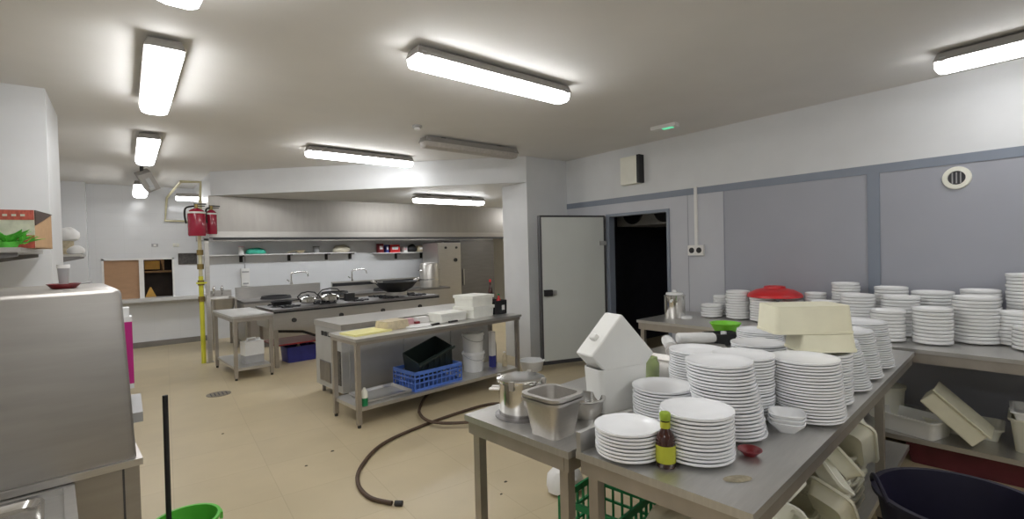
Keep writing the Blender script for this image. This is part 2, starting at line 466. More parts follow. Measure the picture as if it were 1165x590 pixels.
mo = thing('hanging_motor', 'grey motor unit hanging tilted from the ceiling in front of the farthest tube light', 'motor', (.22, 8.5, H))
MB().tube([(0, 0, 0), (.0, 0, -.16)], .022, 8).box((0, 0, -.005), (.1, .1, .01)).build('ceiling_stem', 'rubber', mo)
rt = Matrix.Rotation(R(-28), 3, 'Y') @ Matrix.Rotation(R(22), 3, 'X')
MB().box((.06, -.02, -.27), (.16, .22, .26), rot=rt).build('motor_housing', 'lampbody', mo, bevel=.015)
MB().box((.06, -.02, -.27), (.05, .25, .12), rot=rt).box((.09, -.02, -.35), (.06, .24, .04), rot=rt).build('cover_plate', 'greyp', mo)

# ------------------------------------------------------------------ right wall fittings
wb = thing('wall_box', 'white square box with one black side, high over the cold room doorway', 'box', (XW, 4.16, 2.48))
MB().b2(-.10, -.12, .0, 0, .15, .37).build('cover', 'ivory', wb, bevel=.006)
MB().b2(-.105, -.165, .005, 0, -.122, .375).build('black_side', 'black', wb)
vt = thing('round_vent', 'round white vent on the grey panel above the bowl stacks', 'vent', (XW, .88, 2.135))
ry = Matrix.Rotation(R(-90), 3, 'Y')
MB().lathe([(.055, .0), (.095, 0), (.09, .018), (.058, .022), (.055, 0)], 32, rot=ry).build('ring', 'ivory', vt, smooth=True)
b = MB(); b.cyl((-.001, 0, 0), .056, .006, 24, rot=ry)
b.build('dark_opening', 'gasket', vt)
b = MB()
for k in (-1, 0, 1): b.box((-.014, k * .026, 0), (.008, .008, .09))
b.build('grille_bar', 'greyp', vt)
sk = thing('power_socket', 'white double socket with conduit on the grey panel', 'socket', (XW, 3.245, 1.51))
MB().b2(-.045, -.10, 0, 0, .10, .125).build('socket_box', 'paper', sk, bevel=.008)
for s in (-1, 1):
    MB().cyl((-.044, s * .048, .062), .034, .006, 20, rot=ry).build('outlet', 'black', sk)
MB().b2(-.025, -.018, .125, 0, .018, .83).build('conduit', 'paper', sk)

# cold room door leaf
d = thing('door_1', None, None, (5.41, 4.69, 0), math.atan2(4.99 - 4.69, 4.44 - 5.41)); d['kind'] = 'structure'
MB().b2(.02, -.04, .10, 1.0, .04, 2.07).build('door_panel', 'doorpanel', d, bevel=.008)
b = MB(); b.b2(0, -.045, .05, 1.02, .045, .10); b.b2(0, -.045, 2.07, 1.02, .045, 2.095); b.b2(0, -.045, .1, .02, .045, 2.07); b.b2(1.0, -.045, .1, 1.02, .045, 2.07)
b.build('edge_gasket', 'gasket', d)
hd = MB(); hd.box((.925, .058, 1.035), (.12, .035, .085)); hd.build('latch', 'black', d, bevel=.008)
hd = MB(); hd.box((.835, .06, 1.035), (.055, .03, .06)); hd.build('latch_keeper', 'chrome', d, bevel=.008)
for z in (.5, 1.7): MB().box((.04, .05, z), (.10, .03, .06)).build('hinge', 'greyp', d, bevel=.005)
ev = thing('evaporator_unit', 'grey evaporator unit under the ceiling inside the dark cold room', 'evaporator', (6.6, 4.4, 1.86))
MB().b2(-.5, -.6, .1, .5, .6, .53).build('casing', 'greyp', ev, bevel=.03)
for s in (-1, 1): MB().lathe([(.0, 0), (.17, 0), (.19, -.02), (.17, -.03), (0, -.02)], 24, c=(-.5, s * .28, .31), rot=Matrix.Rotation(R(90), 3, 'Y')).build('fan_ring', 'black', ev)

# ------------------------------------------------------------------ work tables
def table(name, label, loc, rotz, L, W, top=.85, legs=(.06,), apron=.06, th=.028, shelf=None, upstand=None, leg_x=None, leg=.042, mtop='steel_table', mleg='steel_warm', foot=True):
    t = thing(name, label, 'table', loc, rotz)
    MB().b2(0, 0, top - th, L, W, top).build('table_top', mtop, t, bevel=.004)
    f = MB()
    f.b2(.015, .012, top - th - apron, L - .015, .035, top - th); f.b2(.015, W - .035, top - th - apron, L - .015, W - .012, top - th)
    f.b2(.012, .035, top - th - apron, .035, W - .035, top - th); f.b2(L - .035, .035, top - th - apron, L - .012, W - .035, top - th)
    f.build('apron', mleg, t)
    for x in (leg_x or (.05, L - .05)):
        for y in (.05, W - .05):
            lg = MB().b2(x - leg / 2, y - leg / 2, .03, x + leg / 2, y + leg / 2, top - th - .001).build('leg', mleg, t, bevel=.003)
            if foot: MB().cyl((x, y, 0), leg * .40, .031, 12).build('foot', 'rubber', lg)
    if shelf is not None:
        s = MB().b2(.03, .03, shelf - .035, L - .03, W - .03, shelf)
        s.build('shelf', mtop, t, bevel=.004)
    if upstand:
        y, h = upstand
        MB().b2(0, y - .01, top, .36, y + .01, top + h).build('upstand', mtop, t, bevel=.003)
    return t
A5 = R(5)
FO = Vector((1.328, 1.313, 0)); EX = Vector((math.cos(A5), math.sin(A5), 0)); EY = Vector((-math.sin(A5), math.cos(A5), 0))
def F(u, v, z=.85):
    p = FO + EX * u + EY * v; return (p.x, p.y, z)
pB = F(0, -.65, 0)
table('steel_table', 'steel table carrying the stacks of large dinner plates', pB, A5, 2.90, .65, shelf=.20, upstand=(.635, .075), leg_x=(.06, 2.02))
pA = F(-.03, .012, 0)
table('steel_table', 'steel table with the stock pot and the tall white tubs', pA, A5, 2.90, .64, leg_x=(.05, 1.5, 2.88))
table('steel_table', 'deep steel table along the grey panels full of small stacked bowls', (5.44, -1.4, 0), R(92.5), 4.72, .953, top=.85, shelf=.20, leg_x=(.05, 1.0, 4.67), apron=.07)
TM = thing  # alias kept short for readability of the calls below
A6 = R(5.4)
table('prep_table', 'long freestanding steel prep table with the blue crate on its lower shelf', (1.643, 4.42, 0), A6, 2.16, .60, top=.84, shelf=.19, leg_x=(.035, 2.12), apron=.035)
def G(u, v, z=.84):
    return (1.643 + u * math.cos(A6) - v * math.sin(A6), 4.42 + u * math.sin(A6) + v * math.cos(A6), z)
table('small_steel_table', 'narrow steel side table at the left end of the stove', (1.08, 7.26, 0), R(4), .50, 1.20, top=.85, shelf=.16, leg_x=(.03, .47), apron=.05)

# ------------------------------------------------------------------ plates and bowls
def plate_mesh(r):
    return MB().lathe([(0, 0), (.58 * r, 0), (.60 * r, .0025), (.84 * r, .009), (.985 * r, .0150), (r, .0165), (r * 1.003, .0205), (.995 * r, .0245), (.975 * r, .0245), (.82 * r, .0150), (.60 * r, .0075), (0, .0062)], 44)
def bowl_mesh(r, h=.036):
    return MB().lathe([(0, 0), (.55 * r, 0), (.56 * r, .003), (.93 * r, h - .0245), (.99 * r, h - .022), (r, h - .019), (1.003 * r, h - .004), (.99 * r, h - .001), (.97 * r, h), (.94 * r, h - .006), (.86 * r, h - .018), (.5 * r, .007), (0, .006)], 32)
PROTO = {}
def proto(kind, r):
    key = (kind, round(r, 4))
    if key not in PROTO:
        mb = plate_mesh(r) if kind == 'dinner_plate' else bowl_mesh(r)
        o = mb.build(kind, 'porcelain' if kind == 'dinner_plate' else 'bowlw', smooth=True)
        PROTO[key] = [o, False]
    return PROTO[key]
def stack(kind, x, y, z, n, r, step, desc, top_desc=None, lean=(0, 0), jit=.004, what=None, cat='plate'):
    pr = proto(kind, r)
    dx = dy = 0
    for k in range(n):
        if not pr[1]: o = pr[0]; pr[1] = True
        else:
            o = pr[0].copy(); COL.objects.link(o)
        o.location = (x + lean[0] * k / max(n, 1) + random.uniform(-jit, jit), y + lean[1] * k / max(n, 1) + random.uniform(-jit, jit), z + k * step)
        o.rotation_euler = (0, 0, random.uniform(0, 6.28))
        if k == n - 1:
            tag(o, 'topmost ' + what + ' of ' + desc, cat)
            if 'group' in o: del o['group']
        else:
            tag(o, what + ' in ' + desc, cat, 'plates of ' + desc if cat == 'plate' else 'bowls of ' + desc)
ST = .0128
def P(x, y, n, r, desc, **k): stack('dinner_plate', x, y, .8505, n, r, ST, desc, what='white dinner plate', **k)
P(1.456, 1.160, 8, .122, 'the low stack left of the sauce bottle')
P(1.625, .985, 13, .130, 'the stack right of the sauce bottle', jit=.003)
P(1.915, 1.325, 10, .135, 'the low stack beside the tall white tubs')
P(1.925, 1.010, 22, .133, 'the tall leaning stack beside the dark red dish', lean=(.01, .06), jit=.003)
P(2.175, 1.085, 21, .133, 'the tall stack behind the square bowls', jit=.003)
P(2.345, .875, 20, .140, 'the broad stack right of the square bowls', lean=(.0, .02), jit=.003)
P(2.36, 1.42, 17, .140, 'the stack next to the green jar')
P(2.745, 1.275, 17, .140, 'the stack in front of the cream tubs')
P(3.25, 1.50, 16, .140, 'the stack beside the lime bowl')
P(2.66, .945, 18, .140, 'the stack under the lower cream tub', jit=.004)
P(2.97, .955, 19, .140, 'the first edge stack past the cream tubs', lean=(-.03, .05), jit=.0035)
P(3.28, .985, 20, .140, 'the second edge stack past the cream tubs', lean=(-.03, .04), jit=.0035)
P(3.60, 1.01, 21, .140, 'the last edge stack before the deep bowl table', lean=(-.03, .03), jit=.0035)
BS = .026
def Bw(x, y, n, r, desc, **k): stack('bowl', x, y, .8505, n, r, BS, desc, what='small white bowl', cat='bowl', **k)
Bw(4.62, 1.155, 9, .110, 'the front stack nearest the large plates')
Bw(4.69, .90, 10, .118, 'the front stack second from the corner', jit=.003)
Bw(4.93, .70, 13, .132, 'the broad front stack third from the corner', jit=.0035)
Bw(5.00, .50, 9, .112, 'the front stack fourth from the corner', jit=.004)
Bw(4.83, .385, 6, .115, 'the short front stack at the right edge')
Bw(4.96, 1.45, 12, .125, 'the stack behind the corner stack')
Bw(5.22, 1.62, 15, .11, 'the tall stack against the grey post')
Bw(4.95, 1.15, 12, .125, 'the stack behind the second front stack')
Bw(5.24, 1.28, 14, .12, 'the tall stack right of the grey post')
Bw(5.24, 1.00, 13, .14, 'the broad stack by the wall below the round vent')
Bw(5.27, .715, 14, .12, 'the stack by the wall right of the round vent')
Bw(5.27, .46, 19, .118, 'the tallest stack at the right edge by the wall')
Bw(5.25, .20, 14, .12, 'the wall stack past the tallest one')
Bw(4.96, 2.80, 5, .11, 'the short stack nearest the steel canister')
Bw(5.02, 2.54, 11, .115, 'the stack left of the red bowl')
Bw(5.16, 2.80, 8, .08, 'the narrow stack behind the short one')
Bw(5.01, 2.28, 9, .118, 'the stack under the left half of the red bowl')
Bw(5.20, 2.08, 9, .10, 'the stack under the right half of the red bowl')
Bw(4.99, 1.99, 8, .118, 'the stack in front of the red bowl')
Bw(5.22, 1.87, 11, .09, 'the stack by the wall right of the red bowl')
Bw(4.99, 1.71, 9, .118, 'the stack directly behind the cream tubs')
rb = thing('red_bowl', 'large red plastic bowl turned upside down on the bowl stacks', 'bowl', (5.10, 2.20, .8505 + 9 * BS + .0125), R(10))
MB().lathe([(.235, 0), (.25, 0), (.25, .012), (.235, .035), (.17, .07), (.10, .085), (0, .09), (0, .08), (.10, .076), (.165, .062), (.225, .03), (.235, .012)], 40).build('bowl_body', 'red', rb, smooth=True)
MB().lathe([(0, .085), (.10, .080), (.095, .105), (.08, .106), (.075, .092), (0, .092)], 32).build('foot_ring', 'red', rb, smooth=True)

# ------------------------------------------------------------------ on the plate tables
def lidpot(name, label, loc, r, h, cat='pot'):
    t = thing(name, label, cat, loc)
    MB().lathe([(0, 0), (r * .97, 0), (r, .006), (r, h), (r + .008, h), (r + .008, h + .006), (r - .004, h + .006), (r - .004, .006), (0, .006)], 40).build('pot_body', 'chrome', t, smooth=True)
    return t
sp = lidpot('stock_pot', 'shiny steel stock pot with a clamped lid at the table corner', F(.155, .45), .105, .16)
MB().lathe([(0, .166), (.11, .166), (.112, .176), (.09, .181), (0, .172)], 40).build('lid', 'chrome', sp, smooth=True)
for k in range(4):
    a = k * PI / 2 + .5
    MB().box((.113 * math.cos(a), .113 * math.sin(a), .162), (.016, .022, .04), rot=Matrix.Rotation(a, 3, 'Z')).build('clamp', 'steel', sp, bevel=.003)
for s in (0, 1):
    a = 2.2 + s * PI
    MB().tube([(.10 * math.cos(a - .2), .10 * math.sin(a - .2), .12), (.15 * math.cos(a - .15), .15 * math.sin(a - .15), .12), (.15 * math.cos(a + .15), .15 * math.sin(a + .15), .12), (.10 * math.cos(a + .2), .10 * math.sin(a + .2), .12)], .006).build('handle', 'steel', sp, smooth=True)
MB().lathe([(.104, 0), (.125, 0), (.125, .008), (.104, .012)], 36).build('base_ring', 'steel_dark', sp, smooth=True)
gp = thing('steel_insert_pan', 'square steel insert pan, outer of the nested pair in front of the stock pot', 'pan', F(.085, .19), A5)
MB().tub((0, 0, .0), .18, .19, .155, t=.003, flare=.78, lip=.014, rc=.03).build('pan_body', 'steel', gp, smooth=True)
gp2 = thing('steel_insert_pan', 'square steel insert pan nested inside the other, its rim on top', 'pan', F(.085, .19, .85 + .018), A5)
MB().tub((0, 0, .0), .168, .178, .155, t=.003, flare=.76, lip=.02, rc=.03).build('pan_body', 'steel', gp2, smooth=True)
rbw = thing('mixing_bowl', 'round steel mixing bowl behind the square insert pans', 'bowl', F(.33, .22))
MB().lathe([(0, 0), (.06, 0), (.085, .03), (.095, .085), (.103, .086), (.103, .09), (.09, .09), (.08, .033), (.057, .005), (0, .005)], 36).build('bowl_body', 'chrome', rbw, smooth=True)
b = MB().tub((0, 0, 0), .295, .140, .205, t=.003, flare=.92, lip=.0, rc=.025)
wt = b.build('white_tub', 'milky', smooth=True, loc=F(.555, .195), rotz=A5 - R(15))
tag(wt, 'tall milky white plastic tub standing beside the plates, holding a tilted one', 'tub')
rt = Matrix.Rotation(R(46), 4, 'Y')
b = MB().box((0, 0, 0), (.29, .125, .262)); b.xform(rt)
wt2 = thing('white_tub', 'milky white plastic tub tipped on its corner into the tall one', 'tub', F(.555, .195, .85 + .262), A5 - R(15))
b.build('tub_body', 'milky', wt2, bevel=.010, seg=3)
b = MB(); b.box((-.152, 0, -.03), (.03, .04, .035)); b.xform(rt); b.build('side_knob', 'milky', wt2, bevel=.008)
jr = thing('green_jar', 'glass jar with yellow green contents behind the tall white tubs', 'jar', F(1.10, .33))
MB().lathe([(0, 0), (.045, 0), (.05, .01), (.05, .095), (.04, .115), (.04, .13), (.036, .13), (.036, .115), (.046, .095), (.046, .01), (0, .006)], 28).build('glass', 'greenglass', jr, smooth=True)
MB().lathe([(0, .0065), (.045, .0105), (.045, .085), (0, .085)], 24).build('contents', 'pickle', jr, smooth=True)
sb = thing('sauce_bottle', 'brown sauce bottle with yellow green label and cap at the table front', 'bottle', (1.472, 1.012, .85))
MB().lathe([(0, 0), (.030, 0), (.033, .004), (.033, .095), (.028, .112), (.0155, .130), (.0145, .17), (0, .17)], 32).build('bottle_glass', 'soy', sb, smooth=True)
MB().lathe([(.0333, .018), (.0340, .018), (.0340, .078), (.0333, .078)], 32).build('label', 'soylab', sb, smooth=True)
MB().lathe([(.0160, .136), (.0175, .136), (.0175, .158), (.0160, .158)], 24).build('neck_label', 'soylab', sb, smooth=True)
MB().lathe([(0, .163), (.0185, .163), (.019, .168), (.019, .186), (.016, .190), (0, .190)], 24).build('cap', 'olive', sb, smooth=True)
def saucer(name, label, loc, r, h, m):
    return tag(MB().lathe([(0, 0), (r * .5, 0), (r * .55, .003), (r * .97, h), (r, h), (r, h + .003), (r * .94, h + .003), (r * .5, .006), (0, .005)], 32).build(name, m, smooth=True, loc=loc), label, 'saucer')
saucer('sauce_dish', 'small dark red sauce dish on the steel table near the leaning plates', (1.775, .862, .85), .042, .02, 'darkred')
for k in range(3):
    o = MB().lathe([(0, 0), (.032, 0), (.034, .004), (.066, .038), (.069, .046), (.064, .048), (.030, .008), (0, .007)], 40, sq=3.2).build('square_bowl', 'porcelain', smooth=True, loc=(2.115, .872, .8505 + k * .0165), rotz=R(20 + k * 3))
    tag(o, ['bottom small square bowl of the three before the broad plate stack', 'middle small square bowl of the three before the broad plate stack', 'topmost small square bowl of the three before the broad plate stack'][k], 'bowl')
tag(MB().lathe([(0, 0), (.045, 0), (.05, .001), (.02, .0022), (0, .0022)], 20, sy=.5).build('dried_spill', 'stain', loc=(1.56, .80, .8503), rotz=R(-30)), 'brownish dried spill on the bare corner of the plate table', 'spill')
zc = .8505 + 18 * ST + .0125
ct = thing('cream_tub', 'smaller cream plastic tub upside down on plates beneath the larger one', 'tub', (2.70, .955, zc), R(-42))
MB().tub((0, 0, 0), .26, .18, .085, t=.005, flare=.93, lip=.004, rc=.02, rot=Matrix.Rotation(PI, 3, 'X')).xform(Matrix.Translation((0, 0, .085))).build('tub_body', 'cream_p', ct, smooth=True)
ct = thing('cream_tub', 'larger cream plastic tub upside down on top of the smaller one', 'tub', (2.70, 1.00, zc + .087), R(-42))
MB().tub((-.03, 0, 0), .37, .22, .135, t=.005, flare=.95, lip=.004, rc=.025, rot=Matrix.Rotation(PI, 3, 'X')).xform(Matrix.Translation((0, 0, .135))).build('tub_body', 'cream_p', ct, smooth=True)
# cloths, lime bowl, black tray beyond the plates
def roll(name, label, loc, rotz, L, r, m, tilt=0):
    t = thing(name, label, 'cloth', loc, rotz)
    pts = []
    b = MB()
    prof = [(0, 0), (r * .8, 0), (r, L * .04), (r * .96, L * .3), (r * 1.03, L * .6), (r * .9, L * .96), (r * .7, L), (0, L * .99)]
    b.lathe(prof, 18, rot=Matrix.Rotation(R(90 - tilt), 3, 'Y'), c=(-L / 2, 0, r), sy=1.25)
    b.build('roll', m, t, smooth=True)
    sp_ = []
    for k in range(20):
        a = k * .62
        sp_.append((L / 2 + .0015, math.cos(a) * r * (.15 + .04 * k) * 1.0, r + math.sin(a) * r * (.15 + .04 * k) * .9))
    MB().tube(sp_, .0025, 5).build('rolled_edge', 'cloth_d', t)
    return t
roll('rolled_cloth', 'grey white rolled cloth nearest the tall white tubs', F(1.80, .60, .895), R(40), .26, .035, 'cloth')
roll('rolled_cloth', 'white rolled cloth lying next to the black tray', F(2.06, .52, .895), R(-40), .28, .04, 'cloth')
roll('rolled_cloth', 'soiled grey rolled cloth tucked under the white rolls', F(1.66, .50, .895), R(30), .24, .028, 'cloth_d')
tt = thing('steel_tray', 'shallow steel tray turned over beneath the rolled cloths', 'tray', F(1.86, .50), A5)
MB().tub((0, 0, 0), .62, .36, .043, t=.003, flare=.94, lip=.006, rc=.03, rot=Matrix.Rotation(PI, 3, 'X')).xform(Matrix.Translation((0, 0, .043))).build('tray_body', 'steel', tt, smooth=True)
bt = thing('black_tray', 'black slotted cutlery tray under the lime bowl', 'tray', F(2.36, .46), R(-35))
MB().tub((0, 0, 0), .24, .16, .09, t=.006, flare=.9, lip=.004, rc=.02).build('tray_body', 'black', bt, smooth=True)
MB().box((-.05, 0, .06), (.006, .14, .06)).box((.05, 0, .06), (.006, .14, .06)).build('divider', 'black', bt)
MB().cyl((.0, -.04, .03), .022, .075, 16).build('white_cup', 'white', bt)
lb = thing('lime_bowl', 'shallow lime green plastic bowl behind the black tray', 'bowl', F(2.58, .52), R(10))
MB().lathe([(0, 0), (.075, 0), (.08, .004), (.115, .07), (.12, .07), (.12, .078), (.108, .078), (.074, .008), (0, .006)], 36).build('bowl_body', 'lime', lb, smooth=True)
lb.location.z += .06
MB().lathe([(0, -.06), (.09, -.06), (.09, 0), (0, 0)], 24).build('bowl_foot', 'lime', lb, smooth=True)
cn = thing('steel_canister', 'steel canister with side handle and tap on the deep table by the doorway', 'canister', (4.70, 3.08, .85), R(20)); cn.scale = (1.25, 1.25, 1.2)
MB().lathe([(0, 0), (.085, 0), (.088, .005), (.088, .19), (.092, .195), (.092, .205), (.08, .21), (0, .215)], 32).build('canister_body', 'chrome', cn, smooth=True)
MB().lathe([(0, .21), (.075, .21), (.07, .225), (.02, .23), (.018, .25), (0, .25)], 28).build('lid', 'white', cn, smooth=True)
MB().tube([(-.085, 0, .165), (-.125, 0, .165), (-.13, 0, .15)], .010, 8).build('tap', 'white', cn, smooth=True)
MB().tube([(.085, 0, .19), (.13, 0, .19), (.14, 0, .17), (.14, 0, .06), (.13, 0, .04), (.085, 0, .04)], .014, 8).build('side_handle', 'white', cn, smooth=True)
MB().lathe([(0, 0), (.05, 0), (.05, .02), (0, .02)], 20, c=(-.02, -.10, .0)).build('base_stand', 'white', cn, smooth=True)

# ------------------------------------------------------------------ under the tables
def crate(name, label, loc, rotz, w, d, h, m, tilt=None, cat='crate'):
    """open crate with a slotted lattice wall"""
    t = thing(name, label, cat, loc, rotz)
    MB().box((0, 0, .006), (w * .94, d * .94, .012)).build('crate_base', m, t)
    def side(L, H_):
        b = MB()
        n = max(4, int(L / .055))
        for k in range(n + 1):
            x = -L / 2 + L * k / n
            b.box((x, 0, H_ / 2), (.010, .012, H_))
        for z, hh in ((.012, .024), (H_ * .40, .012), (H_ * .66, .016), (H_ - .018, .036)):
            b.box((0, 0, z), (L, .014, hh))
        return b
    for s, (L, ax) in enumerate(((w, 0), (w, 0), (d, 1), (d, 1))):
        sg = 1 if s % 2 else -1
        b = side(L, h)
        mt = Matrix.Translation((0, sg * d / 2, 0)) if ax == 0 else Matrix.Translation((sg * w / 2, 0, 0)) @ Matrix.Rotation(R(90), 4, 'Z')
        b.xform(mt); b.build('crate_side', m, t)
    return t
crate('green_crate', 'green lattice crate on the floor under the two plate tables', (2.02, 1.74, 0), A5 + R(4), .44, .36, .31, 'crate_green')
def bagmesh(w, d, h, seed, m, name, label, loc, rotz=0, cat='bag'):
    random.seed(seed)
    b = MB()
    prof = [(0, 0), (.7, 0), (.95, .12), (1.0, .35), (.92, .62), (.66, .85), (.30, .97), (0, 1.0)]
    b.lathe([(r * w / 2, z * h) for r, z in prof], 28, sq=2.6, sy=d / w)
    for v in b.bm.verts:
        k = 1 + .10 * math.sin(v.co.x * 31 + seed) * math.cos(v.co.z * 27 + seed) + random.uniform(-.02, .02)
        if v.co.z > .002: v.co.x *= k; v.co.y *= k; v.co.z *= 1 + .05 * math.sin(v.co.x * 40 + v.co.y * 23)
    o = b.build(name, m, smooth=True, loc=loc, rotz=rotz)
    return tag(o, label, cat)
bagmesh(.26, .22, .17, 3, 'bagw', 'white_bag', 'crumpled white plastic bag on the floor behind the green crate', (2.28, 2.36, 0), .3)
bagmesh(.46, .36, .42, 5, 'bag', 'cream_sack', 'pale cream sack on the lower shelf of the plate table', F(.33, -.27, .203), A5, 'sack')

def tubs(x, y, z, n, w, d, h, step, rz, m, desc, tilt=0, kind='plastic_tub', jit=.0015):
    base = None
    for k in range(n):
        if base is None:
            o = base = MB().tub((0, 0, 0), w, d, h, t=.003, flare=.82, lip=.010, rc=.03).build(kind, m, smooth=True)
        else:
            o = base.copy(); COL.objects.link(o)
        o.location = (x + random.uniform(-jit, jit) + tilt * k * .01, y + random.uniform(-jit, jit) - abs(tilt) * k * .004, z + k * step)
        o.rotation_euler = (0, 0, rz + random.uniform(-.006, .006))
        if k == n - 1: tag(o, 'topmost ' + desc, 'tub')
        else: tag(o, 'nested ' + desc, 'tub', 'tubs: ' + desc)
def FB(u, v, z): return F(u, v, z)
p = F(1.50, -.45, 0); tubs(p[0], p[1], .201, 7, .22, .30, .11, .042, A5, 'clear_p', 'cloudy plastic tub in the tall stack by the table leg')
p = F(1.22, -.46, 0); tubs(p[0], p[1], .201, 7, .20, .28, .09, .040, A5, 'ivory', 'ivory plastic tub in the second stack from the leg under the plate table')
p = F(.97, -.42, 0); tubs(p[0], p[1], .201, 7, .20, .26, .07, .030, A5 + .1, 'clear_p', 'cloudy shallow tub in the third stack from the leg under the plate table')
p = F(.70, -.46, 0); tubs(p[0], p[1], .201, 4, .21, .28, .10, .040, A5, 'clear_p', 'cloudy tub in the stack nearest the sauce bottle end under the table')
p = F(1.30, -.15, 0); tubs(p[0], p[1], .201, 9, .24, .24, .09, .042, A5, 'ivory', 'ivory tub in the back row stack farther along under the plate table')
p = F(.98, -.14, 0); tubs(p[0], p[1], .201, 8, .24, .24, .09, .042, A5, 'ivory', 'ivory tub in the back row stack nearer along under the plate table')
p = F(1.62, -.14, 0); tubs(p[0], p[1], .201, 9, .24, .24, .09, .042, A5, 'clear_p', 'cloudy tub in the back row stack by the table leg')
tubs(F(1.88, -.40, 0)[0], F(1.88, -.40, 0)[1], .201, 7, .22, .28, .10, .045, A5, 'clear_p', 'cloudy tub in the stack behind the table leg')
for k, (u, v, z, ax, ay, az, w, d, h, m, lab) in enumerate((
        (1.42, -.56, .61, 24, 58, 10, .24, .20, .08, 'clear_p', 'cloudy open tub tipped on edge on top beside the table leg'),
        (1.18, -.56, .58, 50, 20, 30, .20, .16, .07, 'clear_p', 'cloudy tub lying on its side above the second stack'),
        (1.02, -.55, .60, 40, -35, 60, .22, .16, .06, 'ivory', 'ivory tub lying tilted in the middle of the heap'),
        (.74, -.50, .44, 18, 30, 15, .24, .18, .08, 'clear_p', 'cloudy tub tilted at the front of the heap'),
        (.80, -.47, .56, -30, 25, 60, .24, .18, .07, 'ivory', 'ivory tub resting upside down near the heap front'),
        (.56, -.54, .50, 25, -20, 40, .22, .17, .07, 'ivory', 'ivory tub heaped nearest the sauce bottle end under the table'),
        (.92, -.60, .48, 20, 48, 5, .22, .16, .07, 'clear_p', 'cloudy tub leaning outward in the near half of the heap'),
        (1.70, -.56, .60, 70, 10, 15, .24, .18, .04, 'ivory', 'long ivory tub standing upright behind the tipped tub'))):
    o = MB().tub((0, 0, 0), w, d, h, t=.003, flare=.84, lip=.010, rc=.03).build('plastic_tub', m, smooth=True, loc=F(u, v, z))
    o.rotation_euler = (R(ax), R(ay), R(az))
    tag(o, lab, 'tub')
tag(MB().lathe([(0, 0), (.045, 0), (.05, .03), (.046, .03), (.04, .004), (0, .004)], 20).build('green_disc', 'green', smooth=True, loc=F(.80, -.60, .40)), 'small green round lid among the plastic tubs under the table edge', 'lid')

# black tub
tb = thing('black_tub', 'large round black tub with looped handles on the floor at the lower right', 'tub', (2.92, .46, 0), R(30))
MB().lathe([(0, 0), (.24, 0), (.25, .01), (.315, .43), (.335, .435), (.335, .45), (.310, .45), (.244, .016), (0, .012)], 56).build('tub_body', 'navy', tb, smooth=True)
for s in (-1, 1):
    pts = [(.33 * math.cos(a) * 1, .33 * math.sin(a), .44 + .07 * math.sin((a - c0 + .35) / .7 * PI)) for c0 in [s * PI / 2] for a in [c0 - .35 + .7 * k / 14 for k in range(15)]]
    MB().tube(pts, .010, 8).build('handle', 'navy', tb, smooth=True)

# under the deep table (shelf at .20)
def at_c(x, y, z=.2005): return (x, y, z)
wbk = thing('plastic_bucket', 'grey white round bucket on the lower shelf beneath the corner bowls', 'bucket', at_c(4.80, 1.22, .2015), 0)
MB().lathe([(0, 0), (.105, 0), (.11, .006), (.125, .24), (.132, .24), (.132, .25), (.12, .25), (.105, .01), (0, .008)], 36).build('bucket_body', 'ivory', wbk, smooth=True)
MB().lathe([(0, .25), (.134, .25), (.134, .262), (0, .266)], 36).build('lid', 'ivory', wbk, smooth=True)
o = MB().tub((0, 0, 0), .40, .26, .13, t=.004, flare=.9, lip=.010, rc=.03).build('plastic_tub', 'milky', smooth=True, loc=at_c(4.58, 1.00, .2015), rotz=R(75)); tag(o, 'white rectangular tub at the shelf edge in front of the grey white bucket', 'tub')
cb = thing('cream_box', 'long cream plastic box leaning on its side on the lower shelf beneath the bowls', 'box', at_c(4.58, .76, .385), R(4))
b = MB().box((.0, 0, 0), (.27, .38, .12), taper=.97); b.xform(Matrix.Rotation(R(43), 4, 'X')); b.build('box_body', 'cream_p', cb, bevel=.012, seg=3)
b = MB().box((.0, 0, .064), (.29, .40, .012)); b.xform(Matrix.Rotation(R(43), 4, 'X')); b.build('box_rim', 'cream_p', cb, bevel=.004)
o = MB().tub((0, 0, 0), .42, .30, .09, t=.004, flare=.9, lip=.010, rc=.03).build('plastic_tub', 'ivory', smooth=True, loc=at_c(4.84, .76, .2015), rotz=R(95)); tag(o, 'low ivory tub lying under the leaning cream box', 'tub')
o = MB().tub((0, 0, 0), .46, .32, .22, t=.004, flare=.9, lip=.014, rc=.03).build('plastic_tub', 'clear_p', smooth=True, loc=at_c(4.76, .27, .2015), rotz=R(95)); tag(o, 'large cloudy tub on the lower shelf at the right edge', 'tub')
wp = thing('white_tray', 'white tray lying across the large cloudy tub at the right edge', 'tray', at_c(4.74, .27, .4225), R(97))
MB().tub((0, 0, 0), .44, .30, .055, t=.004, flare=.94, lip=.014, rc=.02).build('tray_body', 'white', wp, smooth=True)
mr = thing('maroon_bin', 'maroon storage bin on the floor under the deep bowl table', 'bin', (4.78, .42, 0), R(94))
MB().tub((0, 0, 0), 1.25, .55, .155, t=.01, flare=.95, lip=.0, rc=.03).build('bin_body', 'maroon', mr, smooth=True)

